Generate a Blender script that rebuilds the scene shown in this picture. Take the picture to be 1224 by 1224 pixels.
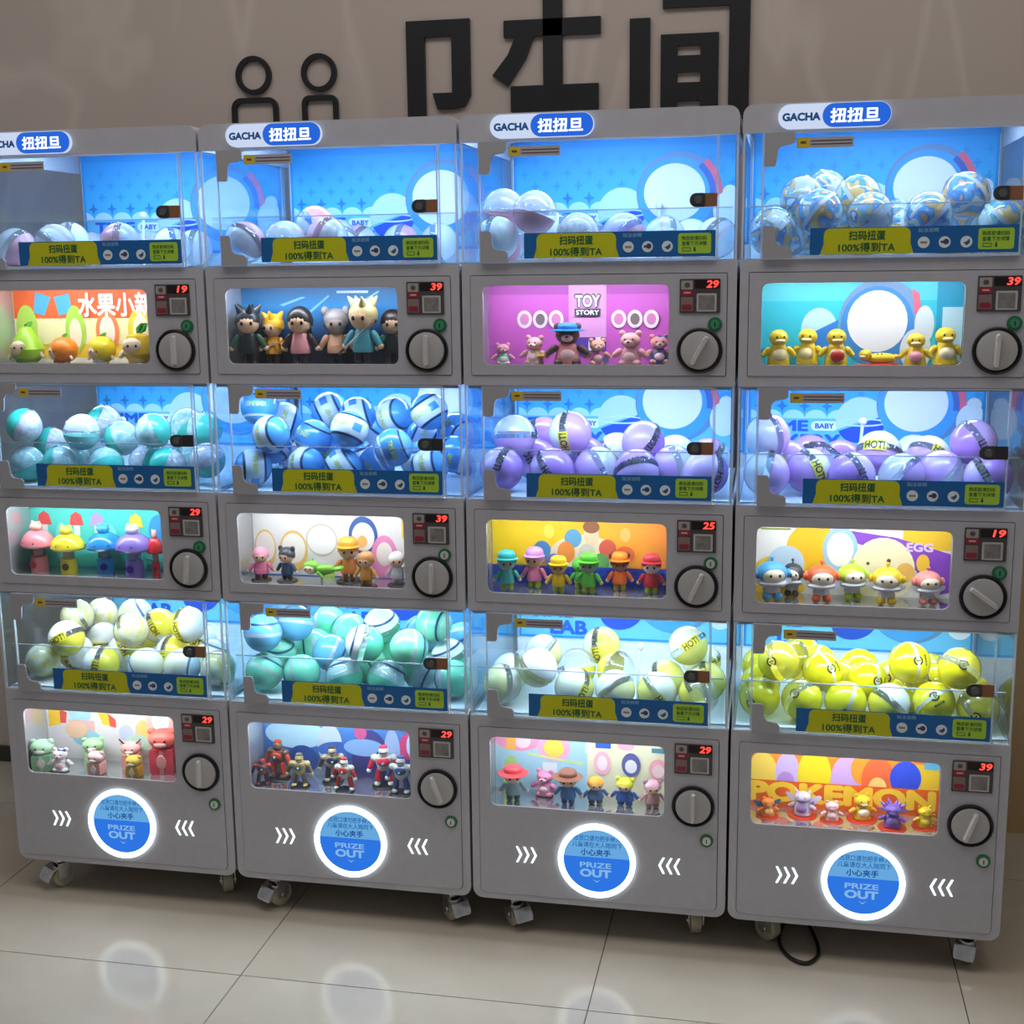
import bpy, math, random
from mathutils import Matrix, Vector, Euler

# ------------------------------------------------------------------ scene, camera, light
for o in list(bpy.data.objects):
    bpy.data.objects.remove(o, do_unlink=True)
scene = bpy.context.scene
COL = scene.collection
scene.view_settings.view_transform = 'Standard'
scene.view_settings.look = 'None'
scene.view_settings.exposure = 0.0
scene.view_settings.gamma = 1.0
scene.view_settings.use_curve_mapping = False
try:
    scene.cycles.use_denoising = True
    scene.cycles.max_bounces = 8
    scene.cycles.adaptive_threshold = 0.02
    scene.cycles.transparent_max_bounces = 32
    scene.cycles.sample_clamp_indirect = 6.0
    scene.cycles.caustics_reflective = False
    scene.cycles.caustics_refractive = False
except Exception:
    pass
ZB = 0.08                      # floor is z = 0, machine body starts at ZB
cam_data = bpy.data.cameras.new('camera')
cam_data.sensor_width = 36.0
cam_data.lens = 1557.006 / 1224 * 36.0
cam_data.clip_start = 0.05
cam = bpy.data.objects.new('camera', cam_data)
COL.objects.link(cam)
_r, _u, _f = (0.9798, 0.1996, -0.0123), (-0.0249, 0.1828, 0.9828), (-0.1984, 0.9627, -0.1841)
cam.matrix_world = Matrix(((_r[0], _u[0], -_f[0], 1.71498),
                           (_r[1], _u[1], -_f[1], -2.55952),
                           (_r[2], _u[2], -_f[2], 1.34334 + ZB), (0, 0, 0, 1)))
scene.camera = cam

world = bpy.data.worlds.new('world')
scene.world = world
world.use_nodes = True
world.node_tree.nodes['Background'].inputs[0].default_value = (1.0, 0.97, 0.98, 1)
world.node_tree.nodes['Background'].inputs[1].default_value = 0.165
def area(name, loc, target, sx, sy, power, col):
    L = bpy.data.lights.new(name, 'AREA'); L.shape = 'RECTANGLE'; L.size = sx; L.size_y = sy
    L.energy = power; L.color = col
    o = bpy.data.objects.new(name, L); COL.objects.link(o); o.location = loc
    o.rotation_euler = (Vector(target) - Vector(loc)).to_track_quat('-Z', 'Y').to_euler()
    return o
area('ceiling_light', (1.2, -0.85, 3.3), (1.2, -0.85, 0), 3.5, 1.2, 33, (1.0, 0.95, 0.90))
LED_CASE, LED_NICHE = 52.0, 46.0
LED_COL = (0.70, 0.88, 1.0)

# ------------------------------------------------------------------ materials (all node based)
def lin(h):
    h = h.lstrip('#'); o = []
    for i in (0, 2, 4):
        c = int(h[i:i+2], 16) / 255
        o.append(c / 12.92 if c <= .04045 else ((c + .055) / 1.055) ** 2.4)
    return (*o, 1)
_mats = {}
def mat(hexcol, rough=.45, metal=0.0, emit=0.0, coat=0.0):
    k = (hexcol, rough, metal, emit, coat)
    if k in _mats: return _mats[k]
    m = bpy.data.materials.new('paint_' + hexcol.lstrip('#')); m.use_nodes = True
    b = m.node_tree.nodes['Principled BSDF']
    b.inputs['Base Color'].default_value = lin(hexcol)
    b.inputs['Roughness'].default_value = rough
    b.inputs['Metallic'].default_value = metal
    if coat: b.inputs['Coat Weight'].default_value = coat
    if emit:
        b.inputs['Emission Color'].default_value = lin(hexcol)
        b.inputs['Emission Strength'].default_value = emit
    _mats[k] = m
    return m
def nodemat(name):
    m = bpy.data.materials.new(name); m.use_nodes = True
    nt = m.node_tree
    return m, nt, nt.nodes['Principled BSDF'], nt.nodes['Material Output']
def N(nt, t, **kw):
    n = nt.nodes.new(t)
    for k, v in kw.items(): setattr(n, k, v)
    return n
def noisy(name, c1, c2, scale, rough, detail=4, bump=0.0, metal=0.0):
    m, nt, b, out = nodemat(name)
    tc = N(nt, 'ShaderNodeTexCoord'); no = N(nt, 'ShaderNodeTexNoise'); r = N(nt, 'ShaderNodeValToRGB')
    no.inputs['Scale'].default_value = scale; no.inputs['Detail'].default_value = detail
    r.color_ramp.elements[0].color = lin(c1); r.color_ramp.elements[1].color = lin(c2)
    r.color_ramp.elements[0].position = .3; r.color_ramp.elements[1].position = .7
    nt.links.new(tc.outputs['Object'], no.inputs['Vector']); nt.links.new(no.outputs['Fac'], r.inputs['Fac'])
    nt.links.new(r.outputs['Color'], b.inputs['Base Color'])
    b.inputs['Roughness'].default_value = rough; b.inputs['Metallic'].default_value = metal
    if bump:
        bp = N(nt, 'ShaderNodeBump'); bp.inputs['Strength'].default_value = bump; bp.inputs['Distance'].default_value = .001
        nt.links.new(no.outputs['Fac'], bp.inputs['Height']); nt.links.new(bp.outputs['Normal'], b.inputs['Normal'])
    return m
def glassy(name, tint, base=.04, body=0.0, bodycol='#ffffff', rough=.02, top=.96, brough=.25):
    """thin clear plastic: transparent + Schlick mirror (+ optional milky body)"""
    m, nt, b, out = nodemat(name)
    tr = N(nt, 'ShaderNodeBsdfTransparent'); tr.inputs[0].default_value = lin(tint)
    gl = N(nt, 'ShaderNodeBsdfGlossy'); gl.inputs['Roughness'].default_value = rough
    lw = N(nt, 'ShaderNodeLayerWeight'); lw.inputs['Blend'].default_value = .5
    p = N(nt, 'ShaderNodeMath', operation='POWER'); p.inputs[1].default_value = 5
    a = N(nt, 'ShaderNodeMath', operation='MULTIPLY_ADD'); a.inputs[1].default_value = top; a.inputs[2].default_value = base
    nt.links.new(lw.outputs['Facing'], p.inputs[0]); nt.links.new(p.outputs[0], a.inputs[0])
    mx = N(nt, 'ShaderNodeMixShader'); src = tr
    if body:
        b.inputs['Base Color'].default_value = lin(bodycol); b.inputs['Roughness'].default_value = brough
        m0 = N(nt, 'ShaderNodeMixShader'); m0.inputs[0].default_value = body
        nt.links.new(tr.outputs[0], m0.inputs[1]); nt.links.new(b.outputs[0], m0.inputs[2]); src = m0
    nt.links.new(a.outputs[0], mx.inputs[0]); nt.links.new(src.outputs[0], mx.inputs[1]); nt.links.new(gl.outputs[0], mx.inputs[2])
    nt.links.new(mx.outputs[0], out.inputs['Surface'])
    return m
def emis(name, hexcol, s):
    m, nt, b, out = nodemat(name)
    e = N(nt, 'ShaderNodeEmission'); e.inputs[0].default_value = lin(hexcol); e.inputs[1].default_value = s
    nt.links.new(e.outputs[0], out.inputs['Surface']); return m
def ramp_mat(name, axis, stops, rough=.5):
    """print whose own ink runs from one colour to another along an object axis (0..1 generated)"""
    m, nt, b, out = nodemat(name)
    tc = N(nt, 'ShaderNodeTexCoord'); sp = N(nt, 'ShaderNodeSeparateXYZ'); r = N(nt, 'ShaderNodeValToRGB')
    nt.links.new(tc.outputs['Generated'], sp.inputs[0]); nt.links.new(sp.outputs[axis], r.inputs[0])
    cr = r.color_ramp
    cr.elements[0].position, cr.elements[0].color = stops[0][0], lin(stops[0][1])
    cr.elements[1].position, cr.elements[1].color = stops[-1][0], lin(stops[-1][1])
    for p, c in stops[1:-1]:
        e = cr.elements.new(p); e.color = lin(c)
    nt.links.new(r.outputs[0], b.inputs['Base Color']); b.inputs['Roughness'].default_value = rough
    return m

BODY = noisy('machine_grey_paint', '#b6b6be', '#bcbcc4', 30, .42, bump=.03)
DOORM = noisy('door_grey_paint', '#b2b2ba', '#b8b8c0', 40, .42, bump=.03)
DARK = mat('#1b1b1e', .5)
RUBBER = mat('#141416', .4)
CHROME = noisy('brushed_chrome', '#c9cbd0', '#e4e6ea', 60, .18, metal=1.0)
ACRYL = glassy('clear_acrylic', '#f4fbff', .035)
ACRYL_EDGE = glassy('acrylic_edge_painted_glow', '#e6f4ff', .10, .55, '#f2f9ff', .1)  # milky white body paints in the light piped to the acrylic edges
PANE = glassy('display_pane', '#fdfeff', .03, top=.5)
WHITEP = mat('#eef2f6', .35)
LINER = mat('#dfe4e8', .16, .65)
MIRROR = mat('#e6ecf0', .05, .85)
LEDM = emis('led_tube_cool_white', '#c8e2ff', LED_CASE)
LEDM3 = emis('led_tube_neutral_white', '#ecf8ff', LED_CASE*.85)
LEDN = emis('led_tube_niche', '#f2f6ff', LED_NICHE)
GLOW = emis('backlit_white', '#f2fbff', 1.6)
GLOWRING = emis('backlit_ring_white', '#eefcff', 2.6)
GLOWBLUE = emis('backlit_blue', '#2f78e6', .95)
GLOWSKY = emis('backlit_sky_blue', '#6fb4ee', .85)
LEDRED = emis('led_red_digits', '#ff3a30', 3.2)
LEDREDBG = mat('#5a1010', .3)

# ------------------------------------------------------------------ mesh helpers
class MB:
    def __init__(s): s.v = []; s.f = []
    def add(s, vs, fs):
        n = len(s.v); s.v += [tuple(p) for p in vs]; s.f += [tuple(i + n for i in f) for f in fs]; return s
    def box(s, x0, x1, y0, y1, z0, z1):
        return s.add([(x0,y0,z0),(x1,y0,z0),(x1,y1,z0),(x0,y1,z0),(x0,y0,z1),(x1,y0,z1),(x1,y1,z1),(x0,y1,z1)],
                     [(0,3,2,1),(4,5,6,7),(0,1,5,4),(1,2,6,5),(2,3,7,6),(3,0,4,7)])
    def prism(s, poly, y0, y1):
        """poly: (x,z) counter-clockwise as seen from -Y; extruded from y0 (front) to y1"""
        n = len(poly); A = sum(poly[i][0]*poly[(i+1)%n][1]-poly[(i+1)%n][0]*poly[i][1] for i in range(n))
        if A < 0: poly = poly[::-1]
        vs = [(x, y0, z) for x, z in poly] + [(x, y1, z) for x, z in poly]
        fs = [tuple(range(n)), tuple(range(2*n-1, n-1, -1))] + [(i, i+n, (i+1)%n+n, (i+1)%n) for i in range(n)]
        return s.add(vs, fs)
    def frame(s, outer, inner, y0, y1):
        n = len(outer)
        vs = [(x,y0,z) for x,z in outer]+[(x,y0,z) for x,z in inner]+[(x,y1,z) for x,z in outer]+[(x,y1,z) for x,z in inner]
        fs = []
        for i in range(n):
            j = (i+1) % n
            fs += [(i,j,n+j,n+i), (2*n+i,3*n+i,3*n+j,2*n+j), (i,2*n+i,2*n+j,j), (n+i,n+j,3*n+j,3*n+i)]
        return s.add(vs, fs)
    def lathe(s, prof, seg=24, c=(0,0,0), axis='z'):
        vs = []; fs = []; n = len(prof)
        for k in range(seg):
            a = 2*math.pi*k/seg
            for r, z in prof:
                p = (r*math.cos(a), r*math.sin(a), z)
                if axis == 'y': p = (p[0], -p[2], p[1])
                if axis == 'x': p = (p[2], p[0], p[1])
                vs.append((p[0]+c[0], p[1]+c[1], p[2]+c[2]))
        for k in range(seg):
            k2 = (k+1) % seg
            for i in range(n-1):
                a, b, d, e = k*n+i, k2*n+i, k2*n+i+1, k*n+i+1
                if prof[i][0] < 1e-6: fs.append((a, d, e))
                elif prof[i+1][0] < 1e-6: fs.append((a, b, d))
                else: fs.append((a, b, d, e))
        return s.add(vs, fs)
    def ell(s, c, r, seg=16, rings=10):
        m = MB().lathe([(math.sin(math.pi*i/rings), -math.cos(math.pi*i/rings)) for i in range(rings+1)], seg)
        return s.add([(c[0]+x*r[0], c[1]+y*r[1], c[2]+z*r[2]) for x,y,z in m.v], m.f)
    def tube(s, pts, rad, seg=8):
        pts = [Vector(p) for p in pts]; rings = []
        rads = rad if isinstance(rad, (list, tuple)) else [rad]*len(pts)
        n0 = len(s.v); up = Vector((0.13,0.31,.94))
        for i, p in enumerate(pts):
            d = (pts[min(i+1,len(pts)-1)]-pts[max(i-1,0)]).normalized()
            a = d.cross(up).normalized(); b = d.cross(a)
            for k in range(seg):
                t = 2*math.pi*k/seg; s.v.append(tuple(p+(a*math.cos(t)+b*math.sin(t))*rads[i]))
        for i in range(len(pts)-1):
            for k in range(seg):
                k2 = (k+1)%seg
                s.f.append((n0+i*seg+k, n0+i*seg+k2, n0+(i+1)*seg+k2, n0+(i+1)*seg+k))
        s.f.append(tuple(n0+k for k in range(seg))[::-1]); s.f.append(tuple(n0+(len(pts)-1)*seg+k for k in range(seg)))
        return s
    def flat(s, poly, y):
        return s.add([(x,y,z) for x,z in poly], [tuple(range(len(poly)))])
    def mesh(s, name, material=None, smooth=True, ang=.6):
        me = bpy.data.meshes.new(name); me.from_pydata(s.v, [], s.f); me.validate(); me.update()
        if smooth:
            me.shade_smooth()
            try: me.set_sharp_from_angle(angle=ang)
            except Exception: pass
        if material: me.materials.append(material)
        return me
def rrect(x0, x1, z0, z1, r, seg=5):
    rs = r if isinstance(r, (tuple, list)) else (r,)*4        # bl, br, tr, tl
    cs = [(x0+rs[0], z0+rs[0], 180, rs[0]), (x1-rs[1], z0+rs[1], 270, rs[1]), (x1-rs[2], z1-rs[2], 0, rs[2]), (x0+rs[3], z1-rs[3], 90, rs[3])]
    out = []
    for cx, cz, a, rr in cs:
        for i in range(seg+1):
            t = math.radians(a+90*i/seg); out.append((cx+rr*math.cos(t), cz+rr*math.sin(t)))
    return out
def circ(cx, cz, r, n=28, rz=None):
    rz = rz or r
    return [(cx+r*math.cos(2*math.pi*i/n), cz+rz*math.sin(2*math.pi*i/n)) for i in range(n)]
_cache = {}
def cached(key, fn):
    if key not in _cache: _cache[key] = fn()
    return _cache[key]
def text_raw(s, bold=.0, shear=0.0):
    def go():
        cu = bpy.data.curves.new('t', 'FONT'); cu.body = s; cu.offset = bold; cu.shear = shear
        cu.resolution_u = 3
        ob = bpy.data.objects.new('t', cu); COL.objects.link(ob)
        dg = bpy.context.evaluated_depsgraph_get()
        me = bpy.data.meshes.new_from_object(ob.evaluated_get(dg))
        vs = [tuple(v.co) for v in me.vertices]; fs = [tuple(p.vertices) for p in me.polygons]
        bpy.data.objects.remove(ob); bpy.data.meshes.remove(me); bpy.data.curves.remove(cu)
        return vs, fs
    return cached(('text', s, bold, shear), go)
def text_mb(s, u0, u1, z0, z1, y, bold=.0, shear=0.0):
    vs, fs = text_raw(s, 0, shear)
    if bold:      # heavier strokes: the outline stamped around itself
        v2, f2 = [], []
        for k in range(8):
            dx, dy = bold*math.cos(k*math.pi/4), bold*math.sin(k*math.pi/4)
            n = len(v2); v2 += [(a+dx, b+dy, c+(k+1)*1.2e-5) for a, b, c in vs]; f2 += [tuple(i+n for i in f) for f in fs]
        n = len(v2); v2 += vs; f2 += [tuple(i+n for i in f) for f in fs]
        vs, fs = v2, f2
    xa, xb = min(v[0] for v in vs), max(v[0] for v in vs); ya, yb = min(v[1] for v in vs), max(v[1] for v in vs)
    return MB().add([(u0+(x-xa)/(xb-xa)*(u1-u0), y-c, z0+(yy-ya)/(yb-ya)*(z1-z0)) for x, yy, c in vs], fs)
def text_obj_mesh(s, u0, u1, z0, z1, y, material, bold=.0, shear=0.0):
    return text_mb(s, u0, u1, z0, z1, y, bold, shear).mesh('lettering', material, False)

def empty(name, loc, label, cat, group=None):
    o = bpy.data.objects.new(name, None); COL.objects.link(o); o.location = loc; o.empty_display_size = .05
    o['label'] = label; o['category'] = cat
    if group: o['group'] = group
    return o
def link(name, me, parent=None, loc=(0,0,0), rot=None, scale=None, material=None):
    o = bpy.data.objects.new(name, me); COL.objects.link(o); o.location = loc
    if rot: o.rotation_euler = rot
    if scale: o.scale = scale
    if parent: o.parent = parent
    if material:
        if not me.materials: me.materials.append(None)
        o.material_slots[0].link = 'OBJECT'; o.material_slots[0].material = material
    return o

# ------------------------------------------------------------------ the setting
def structure(o): o['kind'] = 'structure'; return o
def wall_material():
    m, nt, b, out = nodemat('taupe_marble')
    tc = N(nt, 'ShaderNodeTexCoord'); no = N(nt, 'ShaderNodeTexNoise'); no.inputs['Scale'].default_value = 1.3; no.inputs['Detail'].default_value = 5
    mp = N(nt, 'ShaderNodeMapping'); mp.inputs['Rotation'].default_value = (0, .6, 0); mp.inputs['Scale'].default_value = (1.5, 1, .45)
    nt.links.new(tc.outputs['Object'], mp.inputs[0]); nt.links.new(mp.outputs[0], no.inputs['Vector'])
    r = N(nt, 'ShaderNodeValToRGB'); r.color_ramp.elements[0].color = lin('#b9aca4'); r.color_ramp.elements[1].color = lin('#c5b8ae')
    nt.links.new(no.outputs['Fac'], r.inputs[0])
    wv = N(nt, 'ShaderNodeTexNoise'); wv.inputs['Scale'].default_value = 1.1; wv.inputs['Detail'].default_value = 3; wv.inputs['Distortion'].default_value = 1.2
    nt.links.new(mp.outputs[0], wv.inputs['Vector'])
    v = N(nt, 'ShaderNodeValToRGB'); e = v.color_ramp.elements
    e[0].position = .47; e[0].color = (0,0,0,1); e[1].position = .53; e[1].color = (0,0,0,1); k = e.new(.5); k.color = (1,1,1,1)
    nt.links.new(wv.outputs['Fac'], v.inputs[0])
    mx = N(nt, 'ShaderNodeMixRGB'); mx.inputs[2].default_value = lin('#d6cac0')
    ml = N(nt, 'ShaderNodeMath', operation='MULTIPLY'); ml.inputs[1].default_value = .45
    nt.links.new(v.outputs[0], ml.inputs[0]); nt.links.new(ml.outputs[0], mx.inputs[0]); nt.links.new(r.outputs[0], mx.inputs[1])
    nt.links.new(mx.outputs[0], b.inputs['Base Color']); b.inputs['Roughness'].default_value = .28
    return m
WALLY = .745
structure(link('wall_back', MB().box(-1.6, 2.27, WALLY, WALLY+.12, 0, 3.0).mesh('wall_back', wall_material(), False)))
structure(link('wall_right', MB().box(2.27, 3.6, WALLY-.02, WALLY+.12, 0, 3.0).mesh('wall_right', noisy('brown_wall_panel', '#b09468', '#bb9f72', 3, .4), False)))
structure(link('baseboard_back', MB().box(-1.6, 2.27, WALLY-.012, WALLY, 0, .046).mesh('baseboard_back', mat('#3a3836', .4), False)))
floor = structure(link('floor', MB().box(-1.6, 3.6, -3.2, WALLY+.1, -.05, -.0015).mesh('floor', mat('#57504a', .8), False)))
TILEM = noisy('beige_floor_tile', '#b7ad9d', '#c3b9a9', 4, .13, detail=6)
TP = .72
tile_me = MB().box(0.0012, TP-.0012, 0.0012, TP-.0012, -.012, 0).mesh('tile', TILEM, False)
for i in range(-2, 5):
    for j in range(-4, 2):
        x, y = .66+(i-1)*TP, -.265+j*TP
        if x > 3.5 or x < -1.7: continue
        link('tile', tile_me, floor, (x, y, 0))

INK = noisy('black_sign_face', '#141519', '#191a1f', 20, .4)
def wz(z): return z + ZB
def sign_char(name, polys, label):
    mb = MB()
    for p in polys: mb.prism([(x, wz(z)) for x, z in p], WALLY-.012, WALLY)
    o = link(name, mb.mesh(name, INK, False)); o['label'] = label; o['category'] = 'sign letter'; o['group'] = 'black lettering on the back wall'
def R4(x0, x1, z0, z1): return [(x0,z0),(x1,z0),(x1,z1),(x0,z1)]
sign_char('wall_character', [R4(.781,.828,1.69,1.95), R4(.828,.944,1.91,1.95),
    [(.846,1.776),(.858,1.737),(.904,1.737),(.930,1.744),(.944,1.768),(.944,1.91),(.897,1.91),(.897,1.776)]],
    'black wall character with a hooked right stroke, left of the three on the wall')
sign_char('wall_character', [R4(1.046,1.265,1.725,1.785), R4(1.128,1.176,1.785,2.0), R4(1.03,1.27,1.90,1.94),
    [(1.0,1.812),(1.039,1.785),(1.085,1.85),(1.105,1.90),(1.058,1.90),(1.04,1.86)]],
    'black wall character with a wide bottom bar and slanting stroke, middle of the three')
sign_char('wall_character', [R4(1.341,1.39,1.69,1.93), R4(1.578,1.627,1.69,1.99), R4(1.42,1.578,1.95,1.99),
    R4(1.416,1.456,1.69,1.89), R4(1.511,1.554,1.69,1.89), R4(1.456,1.511,1.735,1.778), R4(1.456,1.511,1.802,1.84), R4(1.456,1.511,1.862,1.89)],
    'black gate-shaped wall character with a barred box inside, right of the three')
def arch(cx, w, top, t, bot, n=18):
    o, i = [], []
    r = w*.42
    for k in range(n+1):
        a = math.pi*k/n
        o.append((cx+max(-w, min(w, math.cos(a)*r + (w-r)*(1 if k < n/2 else -1))), top-r+math.sin(a)*r))
        i.append((cx+math.cos(a)*(r-t)*1.0 + (w-r)*(1 if k < n/2 else -1), top-r+math.sin(a)*(r-t)))
    return [(cx+w, bot)] + o + [(cx-w, bot), (cx-w+t, bot)] + i[::-1] + [(cx+w-t, bot)]
for cx, rr, aw, lab in ((.371, .048, .063, 'black person pictogram with wide shoulders at left of the wall sign'),
                        (.548, .047, .048, 'black person pictogram with narrow shoulders nearest the wall characters')):
    e = empty('person_pictogram', (cx, WALLY, wz(1.66)), lab, 'sign symbol', 'black lettering on the back wall')
    link('head_ring', MB().frame(circ(0, .178, rr, 32), circ(0, .178, rr-.0125, 32), -.012, 0).mesh('head_ring', INK), e)
    link('shoulder_arch', MB().prism(arch(0, aw, .123, .0125, 0), -.012, 0).mesh('shoulder_arch', INK), e)

# ------------------------------------------------------------------ machines
W = .54; PITCH = .5457
G0, G1, W0, W1, KU = .0165, .5229, .0421, .4112, .4714
LV = {1: dict(z0=1.112, z1=1.353, gb=1.1318, gt=1.3301, wb=1.1538, wt=1.309, k=1.1819, lock=(.5, 1.232), cb=1.353, ct=1.585),
      2: dict(z0=.643, z1=.879, gb=.6619, gt=.8586, wb=.6832, wt=.8374, k=.7119, lock=(.499, .760), cb=.879, ct=1.112),
      3: dict(z0=0.0, z1=.414, gb=.0134, gt=.3912, wb=.2156, wt=.3697, k=.2447, lock=(.5, .171), cb=.414, ct=.643)}
ND = .112     # display niche depth
ORD = ['leftmost', 'second', 'third', 'rightmost']
ROWN = {1: 'top', 2: 'middle', 3: 'bottom'}

def cabinet_mesh():
    m = MB()
    for l, d in LV.items():
        rb = .022 if l == 3 else .001
        out = rrect(0, W, d['z0'], d['z1'], (rb, rb, .001, .001)); inn = rrect(.004, W-.004, d['z0']+.004, d['z1']-.004, (max(rb-.004,.0005),)*2+(.0005,)*2)
        hole = rrect(G0, G1, d['gb'], d['gt'], (.004 if l < 3 else .012,)*2+(.004,)*2)
        m.frame(out, hole, 0, .012)
        m.frame(out, inn, .012, .488)
    m.prism(rrect(0, W, 1.585, 1.637, (.001,.001,.02,.02)), 0, .012)
    ou, iu = rrect(0, W, 1.560, 1.637, .02)[12:], rrect(.004, W-.004, 1.560, 1.633, .016)[12:]
    m.prism([(W, 1.585)] + ou + [(0, 1.585), (.004, 1.585)] + iu[::-1] + [(W-.004, 1.585)], .012, .488)
    for d in (LV[2], LV[3]): m.box(.008, W-.008, .006, .016, d['ct']-.007, d['ct'])
    m.box(.004, W-.004, .49, .5, .002, 1.63)
    return m.mesh('cabinet', BODY, True, .5)

def L_bracket(flip):
    # hinge corner bracket: stepped L, arms .055 x .063
    pts = [(0,0),(.055,0),(.055,.016),(.050,.022),(.030,.025),(.024,.032),(.022,.056),(.019,.061),(0,.061)]
    return [(x, -z) for x, z in pts] if flip else pts

def payment_screen(root, l, d, digits):
    z1 = d['gt']-.0115; z0 = z1-.065; u0, u1 = .432, .509
    b = link('payment_screen', cached(('scr', l), lambda: MB().prism(rrect(u0,u1,z0,z1,.002), -.0045, 0).mesh('payment_screen', mat('#4b4548', .25))), root, (0,0,ZB))
    y = -.0048
    link('display_strip', cached(('scrd', l), lambda: MB().prism(R4(.4605,.508,z1-.018,z1-.002), y-.0004, y+.0003).mesh('display_strip', mat('#190c0e', .15))), b)
    link('digits', cached(('dig', l, digits), lambda: text_obj_mesh(digits, .4825, .5062, z1-.0170, z1-.0030, y-.0012, LEDRED, .02, .15)), b)
    link('code_sticker', cached(('scrq', l), lambda: MB().prism(rrect(.4645,.5025,z0+.003,z0+.0375,.002), y-.0004, y+.0003).mesh('code_sticker', mat('#b9b7b5', .5))), b)
    link('code_field', cached(('scrq2', l), lambda: MB().prism(R4(.4685,.4985,z0+.0065,z0+.034), y-.0008, y).mesh('code_field', noisy('grey_print', '#6f6c6c', '#8c8988', 90, .5))), b)
    link('icon_sticker', cached(('scri', l), lambda: MB().prism(rrect(.4345,.457,z1-.020,z1-.003,.002), y-.0004, y+.0003).mesh('icon_sticker', mat('#a29a96', .5))), b)
    link('icon_print', cached(('scri2', l), lambda: MB().prism(circ(.4462,z1-.0115,.0052,12,.0048), y-.0008, y).mesh('icon_print', mat('#5b4b4a', .5))), b)
    link('red_label', cached(('scrr', l), lambda: MB().prism(rrect(.4350,.4575,z1-.0315,z1-.0205,.003), y-.0004, y+.0003).mesh('red_label', mat('#9c2033', .4))), b)
    link('label_print', cached(('scrr2', l), lambda: MB().prism(R4(.4400,.4525,z1-.0275,z1-.0245), y-.0008, y).mesh('label_print', mat('#d7b0b4', .5))), b)
    link('lower_label', cached(('scrl', l), lambda: MB().prism(rrect(.4345,.4575,z0+.004,z0+.031,.002), y-.0004, y+.0003).mesh('lower_label', mat('#86706f', .5))), b)
    link('red_field', cached(('scrl2', l), lambda: MB().prism(rrect(.4360,.4560,z0+.006,z0+.0165,.003), y-.0008, y).mesh('red_field', mat('#8f2436', .4))), b)

def knob(root, l, d, ang):
    k = link('turn_knob', cached('knobdisc', lambda: MB().lathe([(0,0),(.0366,0),(.0370,.004),(.0355,.008),(.028,.0095),(0,.0095)][::-1], 36, axis='y').mesh('turn_knob', mat('#b3b1b2', .3))), root, (KU, -.002, d['k']+ZB))
    def ringm(r0, r1, h):
        return MB().lathe([(r0,0),(r0,h),((r0+r1)/2,h+.001),(r1,h),(r1,0)][::-1], 40, axis='y')
    link('outer_ring', cached('knobring', lambda: ringm(.0405,.0440,.005).mesh('outer_ring', RUBBER)), k)
    link('inner_ring', cached('knobring2', lambda: ringm(.0372,.0396,.0042).mesh('inner_ring', RUBBER)), k)
    def grip():
        m = MB(); prof = rrect(-.0052, .0052, -.0315, .0315, .0045, 4); n = len(prof)
        top = [(x*.62, z*.95) for x, z in prof]
        m.add([(x,-.009,z) for x,z in prof]+[(x,-.021,z) for x,z in top], [(i,(i+1)%n,(i+1)%n+n,i+n) for i in range(n)]+[tuple(range(n,2*n))])
        return m.mesh('grip', mat('#c9c6c4', .2))
    link('grip', cached('knobgrip', grip), k, rot=(0, ang, 0))

def lock(root, d, cover):
    u, z = d['lock']
    green = glassy('green_lock_cover', '#3fae7c', .05, .55, '#1f8a55', .1) if 'lockg' not in _cache else _cache['lockg']
    _cache['lockg'] = green
    b = link('door_lock', cached('lockb', lambda: MB().lathe([(0,.0035),(.0135,.0035),(.014,0)], 24, axis='y').mesh('door_lock', green)), root, (u, -.002, z+ZB))
    c = '#d9ddda' if cover else '#3d8d68'
    link('lock_core', cached(('lockc', cover), lambda: MB().lathe([(0,.006),(.0085,.006),(.0092,.003),(.0092,0)], 20, axis='y').mesh('lock_core', mat(c, .25, .4 if cover else 0))), b)
    link('key_slot', cached('lockk', lambda: MB().prism(R4(-.0011,.0011,-.0042,.0042), -.0066, -.005).mesh('key_slot', DARK)), b)

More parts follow.
